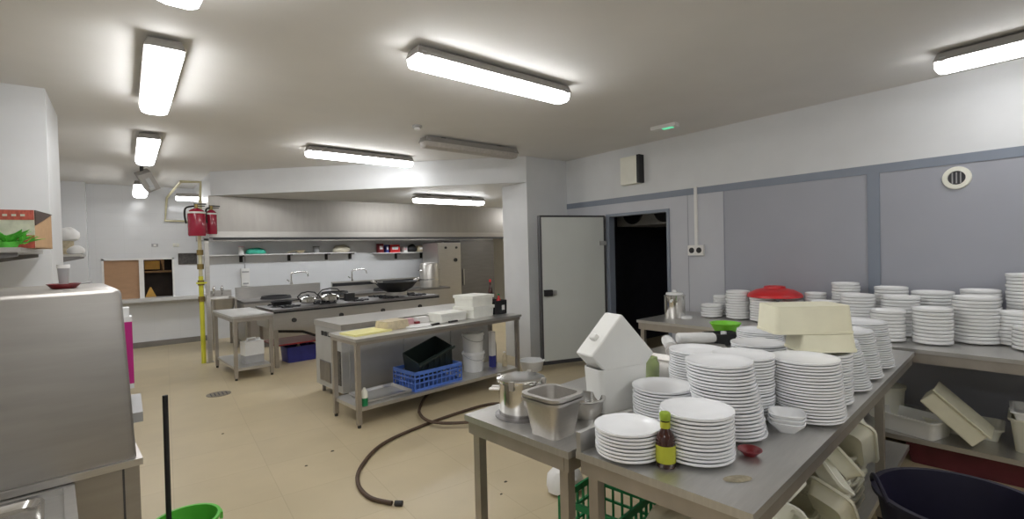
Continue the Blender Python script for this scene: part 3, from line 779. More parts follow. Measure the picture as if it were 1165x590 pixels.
# ------------------------------------------------------------------ middle prep table
yb = thing('cutting_board', 'yellow cutting board at the left end of the prep table', 'board', G(.26, .30), A6 + R(6))
MB().box((0, 0, .009), (.42, .28, .018)).build('board', 'yellow', yb, bevel=.006)
sp_ = thing('steel_pan', 'shallow rectangular steel pan lying next to the yellow board', 'pan', G(.58, .35), A6 + R(10))
MB().tub((0, 0, 0), .30, .22, .085, t=.003, flare=.92, lip=.006, rc=.02, rot=Matrix.Rotation(PI, 3, 'X')).xform(Matrix.Translation((0, 0, .085))).build('pan_body', 'beigecloth', sp_, smooth=True)
tag(MB().box((0, 0, .03), (.085, .07, .06)).build('small_pack', 'pink', loc=G(.86, .47), bevel=.01, rotz=A6), 'small pink packet beside the steel pan', 'packet')
tag(MB().box((0, 0, .03), (.15, .08, .06)).build('small_pack', 'paper', loc=G(1.02, .47), bevel=.012, rotz=A6), 'small white packet right of the pink one', 'packet')
tag(MB().box((0, 0, .012), (.05, .05, .024)).build('small_pack', 'darkred', loc=G(.93, .42), bevel=.005, rotz=A6), 'tiny dark red packet in front of the pink and white ones', 'packet')
b = MB().box((0, 0, .004), (.36, .2, .008)); b.build('x', 'cloth') if False else None
o = MB().lathe([(0, 0), (.16, 0), (.17, .006), (.12, .014), (.05, .011), (0, .015)], 26, sy=.6).build('kitchen_cloth', 'cloth', smooth=True, loc=G(.84, .22), rotz=A6); tag(o, 'pale kitchen cloth lying flat on the prep table', 'cloth')
def knife(loc, rz, label, L=.30):
    t = thing('kitchen_knife', label, 'knife', loc, rz)
    MB().prism([(0, -.02), (L * .55, -.012), (L * .62, .012), (0, .015)], .004, .007).build('blade', 'chrome', t)
    MB().box((-L * .2, 0, .009), (L * .4, .026, .018)).build('knife_handle', 'rubber', t, bevel=.004)
knife(G(1.30, .17), R(10), 'dark handled kitchen knife nearer the low polystyrene box on the prep table')
knife(G(1.05, .17), R(18), 'dark handled kitchen knife nearer the pale cloth on the prep table', .30)
def polybox(loc, rz, w, d, h, label):
    t = thing('polystyrene_box', label, 'box', loc, rz)
    MB().tub((0, 0, 0), w, d, h * .72, t=.02, flare=.97, lip=.0, rc=.02).build('box_body', 'poly', t, smooth=True)
    MB().box((0, 0, h * .86), (w + .012, d + .012, h * .28)).build('box_lid', 'poly', t, bevel=.012)
polybox(G(1.31, .36), A6 + R(2), .38, .24, .095, 'low cream polystyrene box in front of the tall stack on the prep table')
polybox(G(1.72, .38), A6 + R(7), .36, .34, .13, 'tall stack polystyrene box, lowest of the two')
polybox(G(1.72, .38, .84 + .131), A6 + R(4), .35, .33, .13, 'tall stack polystyrene box, upper of the two')
bc = thing('black_caddy', 'black condiment caddy at the right end of the prep table', 'caddy', G(2.04, .36), A6)
MB().tub((0, 0, 0), .20, .26, .17, t=.006, flare=.97, lip=.0, rc=.012).build('caddy_body', 'black', bc, smooth=True)
MB().box((0.03, -.129, .08), (.045, .006, .06)).build('white_sticker', 'paper', bc)
def bottle(name, label, loc, r, h, m, cap):
    t = thing(name, label, 'bottle', loc)
    MB().lathe([(0, 0), (r, 0), (r, h * .6), (r * .85, h * .7), (r * .38, h * .82), (r * .36, h * .92), (0, h * .92)], 20).build('bottle_body', m, t, smooth=True)
    MB().lathe([(0, h * .92), (r * .45, h * .92), (r * .45, h), (0, h)], 16).build('cap', cap, t, smooth=True)
bottle('condiment_bottle', 'dark bottle with a red cap standing in the black caddy', G(2.03, .42, .847), .032, .42, 'soy', 'red')
bottle('condiment_bottle', 'orange red bottle standing in front in the black caddy', G(2.06, .30, .847), .032, .24, 'red', 'crate_green')
# its lower shelf, z .19
Zs = .1905
cr1 = crate('blue_crate', 'blue lattice crate on the lower shelf of the prep table', G(.98, .30, Zs), A6 + R(2), .62, .40, .20, 'blue')
dc = thing('black_crate', 'black green slotted crate tilted inside the blue crate', 'crate', G(1.00, .30, Zs + .015), A6 + R(2))
tm = Matrix.Translation((0, .02, .245)) @ Matrix.Rotation(R(-16), 4, 'Y') @ Matrix.Rotation(R(18), 4, 'X')
b = MB().tub((0, 0, -.13), .47, .30, .25, t=.010, flare=.96, lip=.0, rc=.02); b.xform(tm); b.build('crate_body', 'darkcrate', dc, smooth=True)
b = MB()
for k in range(6): b.box((-.2 + k * .08, -.163, -.02), (.012, .012, .22))
b.box((0, -.164, .108), (.51, .014, .025)); b.xform(tm); b.build('crate_rib', 'darkcrate', dc)
def bucket(loc, r, h, label):
    t = thing('white_bucket', label, 'bucket', loc)
    MB().lathe([(0, 0), (r * .86, 0), (r * .88, .005), (r * .98, h * .86), (r * 1.05, h * .87), (r * 1.05, h * .93), (r, h * .93), (r, h), (r * .95, h), (r * .84, .01), (0, .008)], 36).build('bucket_body', 'white', t, smooth=True)
    pts = [(r * 1.06 * math.cos(a), r * 1.06 * math.sin(a) , h * .9 - .07 * math.sin(a - PI) ) for a in [PI + PI * k / 16 for k in range(17)]]
    MB().tube([(x, y, z - .0) for x, y, z in pts], .004, 6).build('bail_handle', 'greyp', t, smooth=True)
bucket(G(1.66, .34, Zs), .132, .235, 'white plastic bucket on the lower shelf, bottom of the two')
bucket(G(1.66, .34, Zs + .222), .129, .235, 'white plastic bucket set inside the lower one')
wr = thing('film_box', 'tall carton with white top and blue base standing on the lower shelf', 'box', G(1.93, .30, Zs), A6)
MB().box((0, 0, .07), (.06, .06, .14)).build('blue_base', 'deepblue', wr, bevel=.003)
MB().box((0, 0, .29), (.06, .06, .30)).build('white_top', 'paper', wr, bevel=.003)
bottle('oil_bottle', 'dark bottle standing behind the blue based carton', G(2.06, .44, Zs), .05, .40, 'steel_dark', 'black')
bottle('oil_bottle', 'pale small bottle at the right end of the lower shelf', G(2.06, .22, Zs), .032, .18, 'beigecloth', 'paper')
ssh = thing('steel_tray', 'flat steel tray at the left end of the lower shelf', 'tray', G(.40, .30, Zs), A6)
MB().tub((0, 0, 0), .50, .40, .03, t=.003, flare=.95, lip=.006, rc=.02).build('tray_body', 'steel_table', ssh, smooth=True)
gs = thing('dish_sponge_pack', 'white and green soap bottle hooked by the left leg of the prep table', 'bottle', G(.105, .07, Zs))
MB().lathe([(0, 0), (.028, 0), (.03, .005), (.03, .075), (0, .075)], 20).build('green_base', 'crate_green', gs, smooth=True)
MB().lathe([(0, .075), (.03, .075), (.03, .13), (.012, .155), (.012, .17), (0, .17)], 20).build('white_top', 'ivory', gs, smooth=True)

# ------------------------------------------------------------------ counter refrigerator
fc = thing('counter_refrigerator', 'low steel counter refrigerator behind the prep table', 'refrigerator', (1.83, 5.35, 0), R(5))
MB().b2(0, 0, .10, 2.15, .72, .80).build('cabinet_body', 'steel_pale', fc, bevel=.004)
MB().b2(-.01, -.02, .80, 2.17, .74, .86).build('worktop', 'steel_table', fc, bevel=.006)
for x in (.06, 2.09):
    for y in (.06, .66): MB().cyl((x, y, 0), .02, .101, 12).build('leg', 'steel_dark', fc)
b = MB()
for k in range(3): b.box((-.004, .50 - k * .09, .72), (.008, .06, .05))
b.build('control_window', 'black', fc)
gm = MB().b2(-.006, .30, .16, 0, .60, .40).build('vent_grille', 'steel_dark', fc)
b = MB()
for k in range(9): b.b2(-.014, .315 + k * .032, .17, -.006, .327 + k * .032, .39)
b.build('grille_slat', 'steel', gm)
MB().b2(-.008, .03, .18, 0, .16, .56).build('side_notice', 'notice', fc)
for k in range(3):
    dr = MB().b2(.08 + k * .69, -.018, .14, .74 + k * .69, 0, .78).build('door', 'steel_pale', fc, bevel=.004)
    MB().b2(.10 + k * .69, -.045, .70, .72 + k * .69, -.030, .73).b2(.12 + k * .69, -.031, .70, .14 + k * .69, -.017, .73).b2(.68 + k * .69, -.031, .70, .70 + k * .69, -.017, .73).build('door_handle', 'steel_dark', dr)

# ------------------------------------------------------------------ cooking line
rg = thing('gas_range', 'steel gas range with cast grates under the hood front', 'range', (1.66, 7.68, 0), R(4))
LR = 2.85
MB().b2(0, 0, .56, LR, .85, .83).build('range_body', 'steel', rg, bevel=.004)
MB().b2(-.01, -.02, .83, LR, .87, .855).build('range_top', 'steel_dark', rg, bevel=.003)
MB().b2(.0, -.022, .80, LR, -.004, .826).build('front_rail', 'black', rg)
for x in (.04, 1.2, LR - .04):
    for y in (.05, .80):
        MB().b2(x - .025, y - .025, 0, x + .025, y + .025, .56).build('leg', 'steel_warm', rg)
for k in range(4):
    MB().cyl((.28 + k * .72, 0, .68), .032, .035, 18, rot=Matrix.Rotation(R(90), 3, 'X')).build('knob', 'rubber', rg)
for gx in range(5):
    for gy in range(2):
        b = MB()
        cx, cy = .28 + gx * .56, .22 + gy * .40
        for k in range(4): b.box((cx, cy, .872), (.36, .016, .016), rot=Matrix.Rotation(k * PI / 4, 3, 'Z'))
        b.lathe([(.08, .862), (.11, .862), (.11, .88), (.08, .88), (.08, .862)], 20, c=(cx, cy, 0))
        b.build('pan_grate', 'black', rg)
MB().b2(.05, .1, .30, LR - .05, .75, .32).build('under_shelf', 'darkred', rg)
MB().tube([(.1, .3, .5), (.5, .28, .45), (.7, .3, .36), (1.0, .3, .47)], .02, 8).build('gas_pipe', 'rubber', rg, smooth=True)
def kettle(x, y, r, h, label):
    t = thing('cooking_pot', label, 'pot', (x, y, .881))
    MB().lathe([(0, 0), (r * .8, 0), (r, h * .25), (r, h * .65), (r * .7, h * .9), (r * .3, h), (0, h)], 32).build('pot_body', 'chrome', t, smooth=True)
    MB().tube([(-r, 0, h * .6), (-r * 1.25, 0, h * 1.0), (-r * .8, 0, h * 1.5), (0, 0, h * 1.65), (r * .8, 0, h * 1.5), (r * 1.25, 0, h), (r, 0, h * .6)], .010, 8).build('pot_handle', 'rubber', t, smooth=True)
    MB().lathe([(0, h), (.02, h), (.025, h + .02), (0, h + .03)], 14).build('lid_knob', 'rubber', t, smooth=True)
kettle(2.24, 8.02, .125, .11, 'shiny kettle pot on the range nearest the side table')
kettle(2.57, 7.98, .150, .13, 'shiny kettle pot on the range, larger and further right')
fp = thing('frying_pan', 'black iron pan on the left end of the range', 'pan', (1.90, 8.22, .881))
MB().lathe([(0, 0), (.13, 0), (.16, .05), (.165, .05), (.13, .006), (0, .006)], 32).build('pan_body', 'black', fp, smooth=True)
MB().tube([(.155, 0, .045), (.26, -.08, .06)], .01).build('pan_handle', 'black', fp)
bxx = thing('black_box', 'small black box at the front edge of the range', 'box', (2.83, 7.83, .885), R(4))
MB().box((0, 0, .055), (.14, .10, .11)).build('box_body', 'black', bxx, bevel=.01)
MB().box((0, 0, .116), (.145, .105, .012)).build('box_lid', 'rubber', bxx, bevel=.004)
wk = thing('wok', 'large black wok resting on the range in front of the back wall', 'wok', (3.80, 8.16, .885)); wk.scale = (1, 1, 1.22)
MB().lathe([(.12, .0), (.19, 0), (.19, .05), (.12, .05), (.12, 0)], 28).build('wok_ring', 'steel', wk, smooth=True)
MB().lathe([(0, .03), (.14, .055), (.28, .115), (.37, .20), (.385, .20), (.285, .105), (.145, .042), (0, .015)], 44).build('wok_bowl', 'black', wk, smooth=True)
for s in (-1, 1):
    MB().tube([(s * .375, -.06, .195), (s * .44, -.05, .22), (s * .45, 0, .225), (s * .44, .05, .22), (s * .375, .06, .195)], .012, 8).build('wok_handle', 'steel', wk, smooth=True)
MB().tube([(-.30, -.1, .205), (-.42, -.14, .215), (-.1, .1, .12)], .012, 6).build('ladle', 'chrome', wk)
# back wok line
wl = thing('wok_range', 'long steel wok range with backsplash at the rear of the cooking bay', 'range', (1.62, 9.65, 0))
LW = 4.2
MB().b2(0, 0, .12, LW, .85, .80).build('range_body', 'steel', wl, bevel=.004)
MB().b2(0, -.01, .80, LW, .86, .84).build('range_top', 'steel_dark', wl, bevel=.004)
MB().b2(0, .80, .84, 1.55, .88, 1.06).build('backsplash', 'steel', wl, bevel=.006)
MB().b2(1.80, .80, .84, LW, .88, 1.06).build('backsplash', 'steel', wl, bevel=.006)
MB().b2(1.80, .775, .965, LW, .80, 1.03).build('black_rail', 'black', wl)
MB().b2(0.02, .02, 0, LW - .02, .80, .12).build('plinth', 'steel_dark', wl)
for cx in (.6, 1.7, 2.8):
    MB().lathe([(.20, 0), (.27, 0), (.25, .05), (.20, .05), (.20, 0)], 28, c=(cx, .36, .841)).build('wok_burner_ring', 'black', wl, smooth=True)
def faucet(x, y, z, rz, label):
    t = thing('swing_faucet', label, 'faucet', (x, y, z), rz)
    MB().cyl((0, 0, 0), .03, .03, 16).build('faucet_base', 'chrome', t)
    MB().tube(smooth_path([(0, 0, .03), (0, 0, .16), (.01, 0, .22), (.10, 0, .24), (.24, 0, .245), (.30, 0, .22), (.31, 0, .15)], 4), .016, 10).build('spout', 'chrome', t, smooth=True)
    MB().tube([(-.03, 0, .06), (-.08, 0, .10)], .012, 8).build('lever', 'chrome', t)
faucet(2.62, 10.49, 1.06, R(-10), 'chrome swing faucet on the left backsplash of the wok range')
faucet(3.86, 10.49, 1.06, R(-10), 'chrome swing faucet on the right backsplash of the wok range')
sn = thing('wash_sink', 'small steel wash sink with twin taps in the left back corner of the cooking bay', 'sink', (1.16, 10.0, 0))
MB().tub((.21, .35, .62), .36, .56, .28, t=.006, flare=.85, lip=.03, rc=.04).build('basin', 'steel', sn, smooth=True)
for x in (.03, .39):
    for y in (.04, .64): MB().b2(x - .02, y - .02, 0, x + .02, y + .02, .88).build('leg', 'steel_warm', sn)
MB().b2(0, .66, .86, .42, .70, 1.02).build('backsplash', 'steel', sn)
for x in (.12, .25):
    tp = MB().tube(smooth_path([(x, .655, .93), (x, .60, .95), (x, .60, 1.02), (x, .56, 1.10), (x, .48, 1.08), (x, .47, 1.02)], 4), .014, 8).build('tap', 'chrome', sn, smooth=True)
    MB().box((x, .62, 1.05), (.05, .02, .02)).build('tap_lever', 'chrome', tp)
# tall refrigerators at right of bay
tf = thing('tall_refrigerator', 'tall dark steel refrigerator at the right end of the cooking bay', 'refrigerator', (6.62, 10.45, 0)); tf.scale = (1.05, 1, 1)
MB().b2(0, 0, .08, 1.0, .80, 1.92).build('cabinet_body', 'fridge', tf, bevel=.006)
MB().b2(.01, -.022, .12, .99, 0, 1.90).build('door', 'fridge', tf, bevel=.006)
MB().b2(.05, -.06, .8, .075, -.04, 1.2).b2(.05, -.041, .8, .075, -.02, .83).b2(.05, -.041, 1.17, .075, -.02, 1.2).build('door_handle', 'steel', tf)
MB().b2(.03, .03, 0, .97, .77, .08).build('plinth', 'steel_dark', tf)
st = thing('steam_cabinet', 'narrow pale steel cabinet with a knob left of the tall refrigerator', 'cabinet', (5.84, 10.20, 0))
MB().b2(0, 0, .1, .64, .75, 1.86).build('cabinet_body', 'steel', st, bevel=.006)
MB().b2(.02, -.02, .9, .62, 0, 1.62).build('door', 'steel', st, bevel=.006)
MB().b2(.02, -.02, 1.64, .62, 0, 1.84).build('control_panel', 'steel', st, bevel=.006)
for x in (.2, .5): MB().cyl((x, -.02, 1.74), .028, .03, 16, rot=Matrix.Rotation(R(90), 3, 'X')).build('knob', 'rubber', st)
MB().cyl((.47, -.02, 1.44), .045, .03, 16, rot=Matrix.Rotation(R(90), 3, 'X')).build('knob', 'black', st)
MB().b2(.03, .03, 0, .61, .72, .1).build('plinth', 'steel_dark', st)
sd = thing('steel_drum', 'tall round steel cooking drum beside the narrow steel cabinet', 'drum', (5.32, 9.25, .84))
MB().lathe([(0, .006), (.20, .006), (.215, .01), (.215, .50), (.19, .55), (.08, .57), (0, .575)], 36).build('drum_body', 'steel', sd, smooth=True)
MB().lathe([(.215, .18), (.222, .18), (.222, .2), (.215, .2)], 36).build('band', 'chrome', sd, smooth=True)
for s in (-1, 1): MB().tube([(s * .21, -.06, .40), (s * .25, -.05, .40), (s * .25, .05, .40), (s * .21, .06, .40)], .01).build('handle', 'chrome', sd)
sd.location = (5.42, 9.88, .8405)

# hood
hd = thing('extractor_hood', 'long brushed steel extractor hood across the cooking bay', 'hood', (1.06, 9.02, 0))
LH = 6.1
MB().b2(0, 0, 2.05, LH, .02, 2.62).build('front_panel', 'steel_hood', hd)
MB().b2(-.005, -.025, 1.955, LH, .02, 2.05).build('front_lip', 'steel', hd, bevel=.004)
MB().b2(-.005, -.03, 1.915, LH, .03, 1.955).build('bottom_rail', 'gasket', hd)
MB().b2(0, .02, 1.95, .02, 1.9, 2.62).build('side_panel', 'steel_hood', hd)
MB().b2(LH - .02, .02, 1.95, LH, 1.9, 2.62).build('side_panel', 'steel_hood', hd)
MB().b2(0, 1.88, 1.95, LH, 1.9, 2.62).build('back_panel', 'steel_hood', hd)
b = MB()
for k in range(12): b.box((.3 + k * .5, .30, 2.36), (.46, .40, .03), rot=Matrix.Rotation(R(40), 3, 'X'))
b.build('grease_filter', 'steel', hd)
MB().b2(LH - .18, -.035, 1.93, LH, -.03, 2.02).build('end_plate', 'steel_dark', hd)
for k in range(3):
    lamp('hood_light', ['lit tube lamp under the left part of the extractor hood', 'lit tube lamp under the middle of the extractor hood', 'lit tube lamp under the right part of the extractor hood'][k], (2.2 + k * 1.9, 9.95, 2.60), 0, 1.2, .14, drop=0, lit='lamp_hood')
ps = thing('support_post', 'square steel post holding the left end of the extractor hood', 'post', (1.0, 8.92, 0))
MB().b2(-.03, -.03, .01, .03, .03, 1.93).build('shaft', 'steel', ps)
MB().b2(-.05, -.05, 0, .05, .05, .012).build('foot_plate', 'steel', ps)
MB().b2(-.03, -.03, 1.90, .09, .12, 1.94).build('top_bracket', 'steel_dark', ps)
yp = thing('gas_pipe', 'yellow gas pipe rising beside the post and looping below the ceiling', 'pipe', (0, 0, 0))
MB().tube([(.915, 8.93, 0), (.915, 8.93, 1.35)], .032, 12).build('lower_run', 'ypipe', yp, smooth=True)
MB().tube([(.915, 8.93, 1.35), (.915, 8.93, 2.0), (.93, 8.98, 2.15), (.96, 9.1, 2.55)], .026, 10).build('upper_run', 'ypipe_pale', yp, smooth=True)
MB().tube([(.96, 9.1, 2.55), (.98, 9.15, 2.84), (.72, 9.15, 2.83), (.66, 11.33, 2.80), (.62, 11.34, 2.36), (1.10, 11.34, 2.36)], .020, 8).build('ceiling_loop', 'ypipe_pale', yp, smooth=True)
for z in (1.0, 1.25, 1.5, 1.72):
    MB().cyl((.915, 8.93, z - .04), .045, .08, 14).build('coupling', 'brass', yp)
MB().box((.915, 8.86, 1.25), (.14, .02, .025)).build('valve_lever', 'ypipe', yp)
# extinguishers
def ext(x, y, z, r, h, label, rz):
    t = thing('fire_extinguisher', label, 'fire extinguisher', (x, y, z), rz)
    MB().lathe([(0, 0), (r * .92, 0), (r, .02), (r, h * .82), (r * .8, h * .92), (r * .3, h), (0, h)], 28).build('cylinder', 'redpaint', t, smooth=True)
    MB().lathe([(r * 1.0, h * .80), (r * 1.03, h * .80), (r * 1.03, h * .86), (r * 1.0, h * .86)], 28).build('white_strap', 'paper', t, smooth=True)
    MB().cyl((0, 0, h - .01), .025, .07, 12).build('valve', 'brass', t)
    MB().box((.05, 0, h + .06), (.16, .02, .018)).box((.05, 0, h + .03), (.13, .018, .012)).build('squeeze_handle', 'black', t)
    MB().tube(smooth_path([(-.02, 0, h + .03), (-r * 1.1, -.02, h * 1.0), (-r * 1.25, -.03, h * .75), (-r * 1.1, -.03, h * .45)], 5), .013, 8).build('hose', 'black', t, smooth=True)
    MB().box((0, r + .01, h * .6), (.05, .03, h * .5)).build('wall_bracket', 'black', t)
ext(.865, 8.70, 1.965, .118, .42, 'red fire extinguisher with white strap, left of the pair on the hood corner', R(-20))
ext(1.075, 8.86, 2.0, .075, .38, 'slimmer red fire extinguisher tucked behind the strapped one on the hood corner', R(20))

# wall shelves in the bay
def wshelf(x0, x1, y, z, label, brs, d=.24):
    t = thing('wall_shelf', label, 'shelf', (x0, y, z))
    L = x1 - x0
    MB().b2(0, -d, -.02, L, 0, 0).build('shelf_board', 'paper', t, bevel=.003)
    for bx_ in brs:
        b = MB()
        b.b2(bx_ - .03, -.02, -.16, bx_ + .03, 0, -.02); b.b2(bx_ - .03, -d + .02, -.045, bx_ + .03, -.02, -.02)
        b.build('bracket', 'rubber', t, bevel=.003)
wshelf(1.16, 4.22, 11.398, 1.69, 'long white wall shelf with black brackets above the wok range', (.72, 1.65, 2.45, 3.0))
wshelf(4.72, 6.22, 11.398, 1.66, 'shorter white wall shelf crowded with red and blue packages', (.6, 1.3))
o = bagmesh(.42, .20, .13, 11, 'teal', 'green_cloth', 'crumpled green cloth on the long wall shelf', (2.14, 11.27, 1.691), .1, 'cloth')
tc = thing('small_tin', 'small white tin at the left of the green cloth on the wall shelf', 'tin', (1.87, 11.27, 1.69))
MB().lathe([(0, 0), (.05, 0), (.05, .15), (0, .15)], 20).build('tin_body', 'paper', tc, smooth=True)
MB().lathe([(0, .15), (.052, .15), (.052, .165), (0, .165)], 20).build('tin_lid', 'pink', tc, smooth=True)
sr = thing('wire_strainer', 'straw coloured strainer lying on the long wall shelf', 'strainer', (3.02, 11.27, 1.69))
MB().lathe([(0, 0), (.06, .01), (.10, .06), (.105, .065), (.095, .065), (.055, .018), (0, .008)], 24).build('mesh_bowl', 'beigecloth', sr, smooth=True)
MB().tube([(-.10, 0, .06), (-.26, -.02, .02)], .01).build('handle', 'beigecloth', sr)
nt_ = thing('measuring_jug', 'small dark rimmed clear jug between the strainer and the beige pack', 'jug', (3.36, 11.27, 1.69))
MB().lathe([(0, 0), (.06, 0), (.065, .12), (.07, .12), (.07, .13), (.06, .13), (.055, .006), (0, .006)], 20).build('jug_body', 'greyp', nt_, smooth=True)
MB().lathe([(.06, .13), (.072, .13), (.072, .145), (.06, .145), (.06, .13)], 20).build('rim', 'black', nt_, smooth=True)
bagmesh(.40, .20, .17, 13, 'bag', 'beige_pack', 'beige pack at the right end of the long wall shelf', (3.92, 11.27, 1.691), .1, 'pack')
xs = [(4.86, .13, .22, 'darkred', 'red and white packet at the left end of the shorter wall shelf'), (5.02, .07, .19, 'deepblue', 'narrow blue packet between two red ones on the shorter shelf'), (5.22, .26, .19, 'red', 'wide bright red packet on the shorter wall shelf'),
      (5.50, .10, .13, 'paper', 'white packet right of the wide red one on the shorter shelf'), (5.98, .30, .16, 'beigecloth', 'beige wide packet at the right end of the shorter wall shelf')]
for x, w, h, m, lab in xs:
    t = thing('packet', lab, 'packet', (x, 11.27, 1.66))
    MB().box((0, 0, h / 2), (w, .14, h), taper=.94).build('packet_body', m, t, bevel=.012)
    MB().box((0, -.073, h * .55), (w * .6, .004, h * .35)).build('front_panel', 'paper' if m != 'paper' else 'pink', t)
bagmesh(.26, .16, .20, 17, 'black', 'black_bag', 'black crumpled bag on the shorter wall shelf', (5.70, 11.27, 1.661), .2, 'bag')
sgn = thing('wall_dispenser', 'small white soap dispenser with grey bands on the tiled back wall', 'dispenser', (1.94, 11.4, 1.03))
MB().box((0, -.05, .19), (.15, .1, .36)).build('dispenser_body', 'paper', sgn, bevel=.02)
b = MB(); b.box((0, -.102, .30), (.13, .006, .025)); b.box((0, -.102, .06), (.10, .006, .03)); b.build('grey_band', 'greyp', sgn)
MB().tube([(0, -.05, .37), (.01, -.04, .62)], .012).build('supply_tube', 'greyp', sgn)
# notice, small switches by the hatch
ntc = thing('wall_notice', 'small dark framed notice on the wall right of the serving hatch', 'notice', (.96, 11.398, 1.53))
MB().b2(-.145, -.012, 0, .145, 0, .20).build('notice_sheet', 'notice', ntc)
b = MB(); b.b2(-.15, -.016, -.008, .15, -.002, 0); b.b2(-.15, -.016, .2, .15, -.002, .208); b.b2(-.152, -.016, 0, -.145, -.002, .2); b.b2(.145, -.016, 0, .152, -.002, .2); b.build('notice_frame', 'darkwood', ntc)
for x, l in ((.45, 'small grey switch plate on the wall above the serving hatch'), (.78, 'small pale switch plate above the dark notice')):
    t = thing('switch_plate', l, 'switch', (x, 11.398, 1.90)); MB().b2(-.05, -.012, -.03, .05, 0, .03).build('plate', 'greyp' if x < .6 else 'ivory', t, bevel=.004); MB().b2(-.02, -.018, -.015, .02, -.011, .015).build('rocker', 'paper', t)

# things under / on side table
jc = thing('white_jerrycan', 'white jerrycan with grey blue lower half on the shelf of the side table', 'jerrycan', (1.36, 7.62, .1605), R(10))
MB().box((0, 0, .055), (.24, .17, .11)).build('blue_grey_base', 'greyp', jc, bevel=.02)
MB().box((0, 0, .205), (.25, .18, .19)).build('can_body', 'white', jc, bevel=.03)
MB().tube([(-.07, 0, .29), (-.06, 0, .335), (.04, 0, .335), (.06, 0, .29)], .014).build('handle', 'white', jc, smooth=True)
MB().cyl((.085, 0, .295), .025, .035, 14).build('cap', 'white', jc)
bcx = thing('blue_box', 'dark blue plastic box on the floor beneath the gas range', 'box', (2.10, 8.10, 0), R(5))
MB().tub((0, 0, 0), .46, .34, .24, t=.006, flare=.92, lip=.012, rc=.03).build('box_body', 'deepblue', bcx, smooth=True)
for k, (x, c) in enumerate(((1.96, 'deepblue'), (2.09, 'paper'), (2.22, 'deepblue'))):
    bottle('water_bottle', ['blue bottle standing left in the dark blue box', 'white bottle standing in the middle of the dark blue box', 'blue bottle standing right in the dark blue box'][k], (x, 8.08, .008), .045, .28, c, 'paper')
bottle('cleaning_bottle', 'white bottle right of the dark blue box under the range', (2.52, 8.05, 0), .06, .26, 'paper', 'red')

# ------------------------------------------------------------------ left: hood dishwasher
A3 = R(5)
dw = thing('dishwasher', 'large steel hood dishwasher at the left', 'dishwasher', (.02, 2.36, 0), A3)
MB().b2(-1.05, 0, .12, .0, .80, .84).build('cabinet_base', 'steel_dw', dw, bevel=.006)
MB().b2(-1.06, -.015, .84, .01, .82, .865).build('base_rim', 'steel', dw, bevel=.004)
b = MB()
prof = [(-1.04, 0), (-.030, 0), (-.014, .006), (-.006, .022), (-.006, .74), (-.03, .78), (-1.02, .78)]
n = len(prof)
lv = []
for z, ix, iy in ((.866, 0, 0), (1.495, .026, .004), (1.508, .030, .009), (1.515, .040, .020)):
    lv.append([b.bm.verts.new((x + (ix if x < -.5 else -ix), y + (iy if y < .3 else -iy), z)) for x, y in prof])
for p_, q_ in zip(lv, lv[1:]):
    for i in range(n): b.bm.faces.new((p_[i], p_[(i + 1) % n], q_[(i + 1) % n], q_[i]))
b.bm.faces.new(lv[0][::-1]); b.bm.faces.new(lv[-1])
b.build('lifting_hood', 'steel_dw', dw, smooth=True)
MB().b2(-.052, -.004, .13, -.046, 0, .835).build('panel_seam', 'gasket', dw)
for x in (-.98, -.06):
    for y in (.06, .72): MB().cyl((x, y, 0), .022, .121, 12).build('leg', 'steel_dark', dw)
MB().tube([(-1.0, -.07, 1.0), (-1.0, -.02, 1.0)], .01).build('hood_handle', 'steel', dw)
ot = thing('dish_rack_table', 'steel drain table with a recessed tray in front of the dishwasher', 'table', (-.165, 2.335, 0), A3)
b = MB()
b.b2(-.80, -.62, .80, 0, 0, .815); b.b2(-.80, -.03, .815, 0, 0, .835); b.b2(-.03, -.62, .815, 0, -.03, .835); b.b2(-.80, -.62, .815, -.03, -.60, .835)
b.build('table_top', 'steel_table', ot, bevel=.005)
tr = MB().tub((-.42, -.31, .816), .68, .50, .022, t=.004, flare=.96, lip=.004, rc=.04).build('tray', 'chrome', ot, smooth=True)
for x in (-.74, -.06):
    for y in (-.56, -.06): MB().b2(x - .02, y - .02, 0, x + .02, y + .02, .80).build('leg', 'steel_warm', ot)
sc_ = thing('red_saucer', 'dark red saucer on top of the dishwasher', 'saucer', (-.195, 2.66, 1.515), 0)
MB().lathe([(0, 0), (.035, 0), (.04, .003), (.052, .018), (.054, .020), (.049, .020), (.035, .006), (0, .006)], 32).build('saucer_dish', 'darkred', sc_, smooth=True)
MB().tube([(.05, .0, .018), (.085, .02, .022)], .004, 6).build('spoon_tip', 'greyp', sc_)
pc = thing('clear_cup', 'small grey clear cup standing in the red saucer', 'cup', (-.195, 2.66, 1.5215))
MB().lathe([(0, 0), (.014, 0), (.019, .075), (.016, .075), (.011, .004), (0, .004)], 18).build('cup_body', 'greyp', pc, smooth=True)
MB().lathe([(.0185, .075), (.021, .075), (.021, .09), (.017, .09)], 18).build('cup_rim', 'paper', pc, smooth=True)
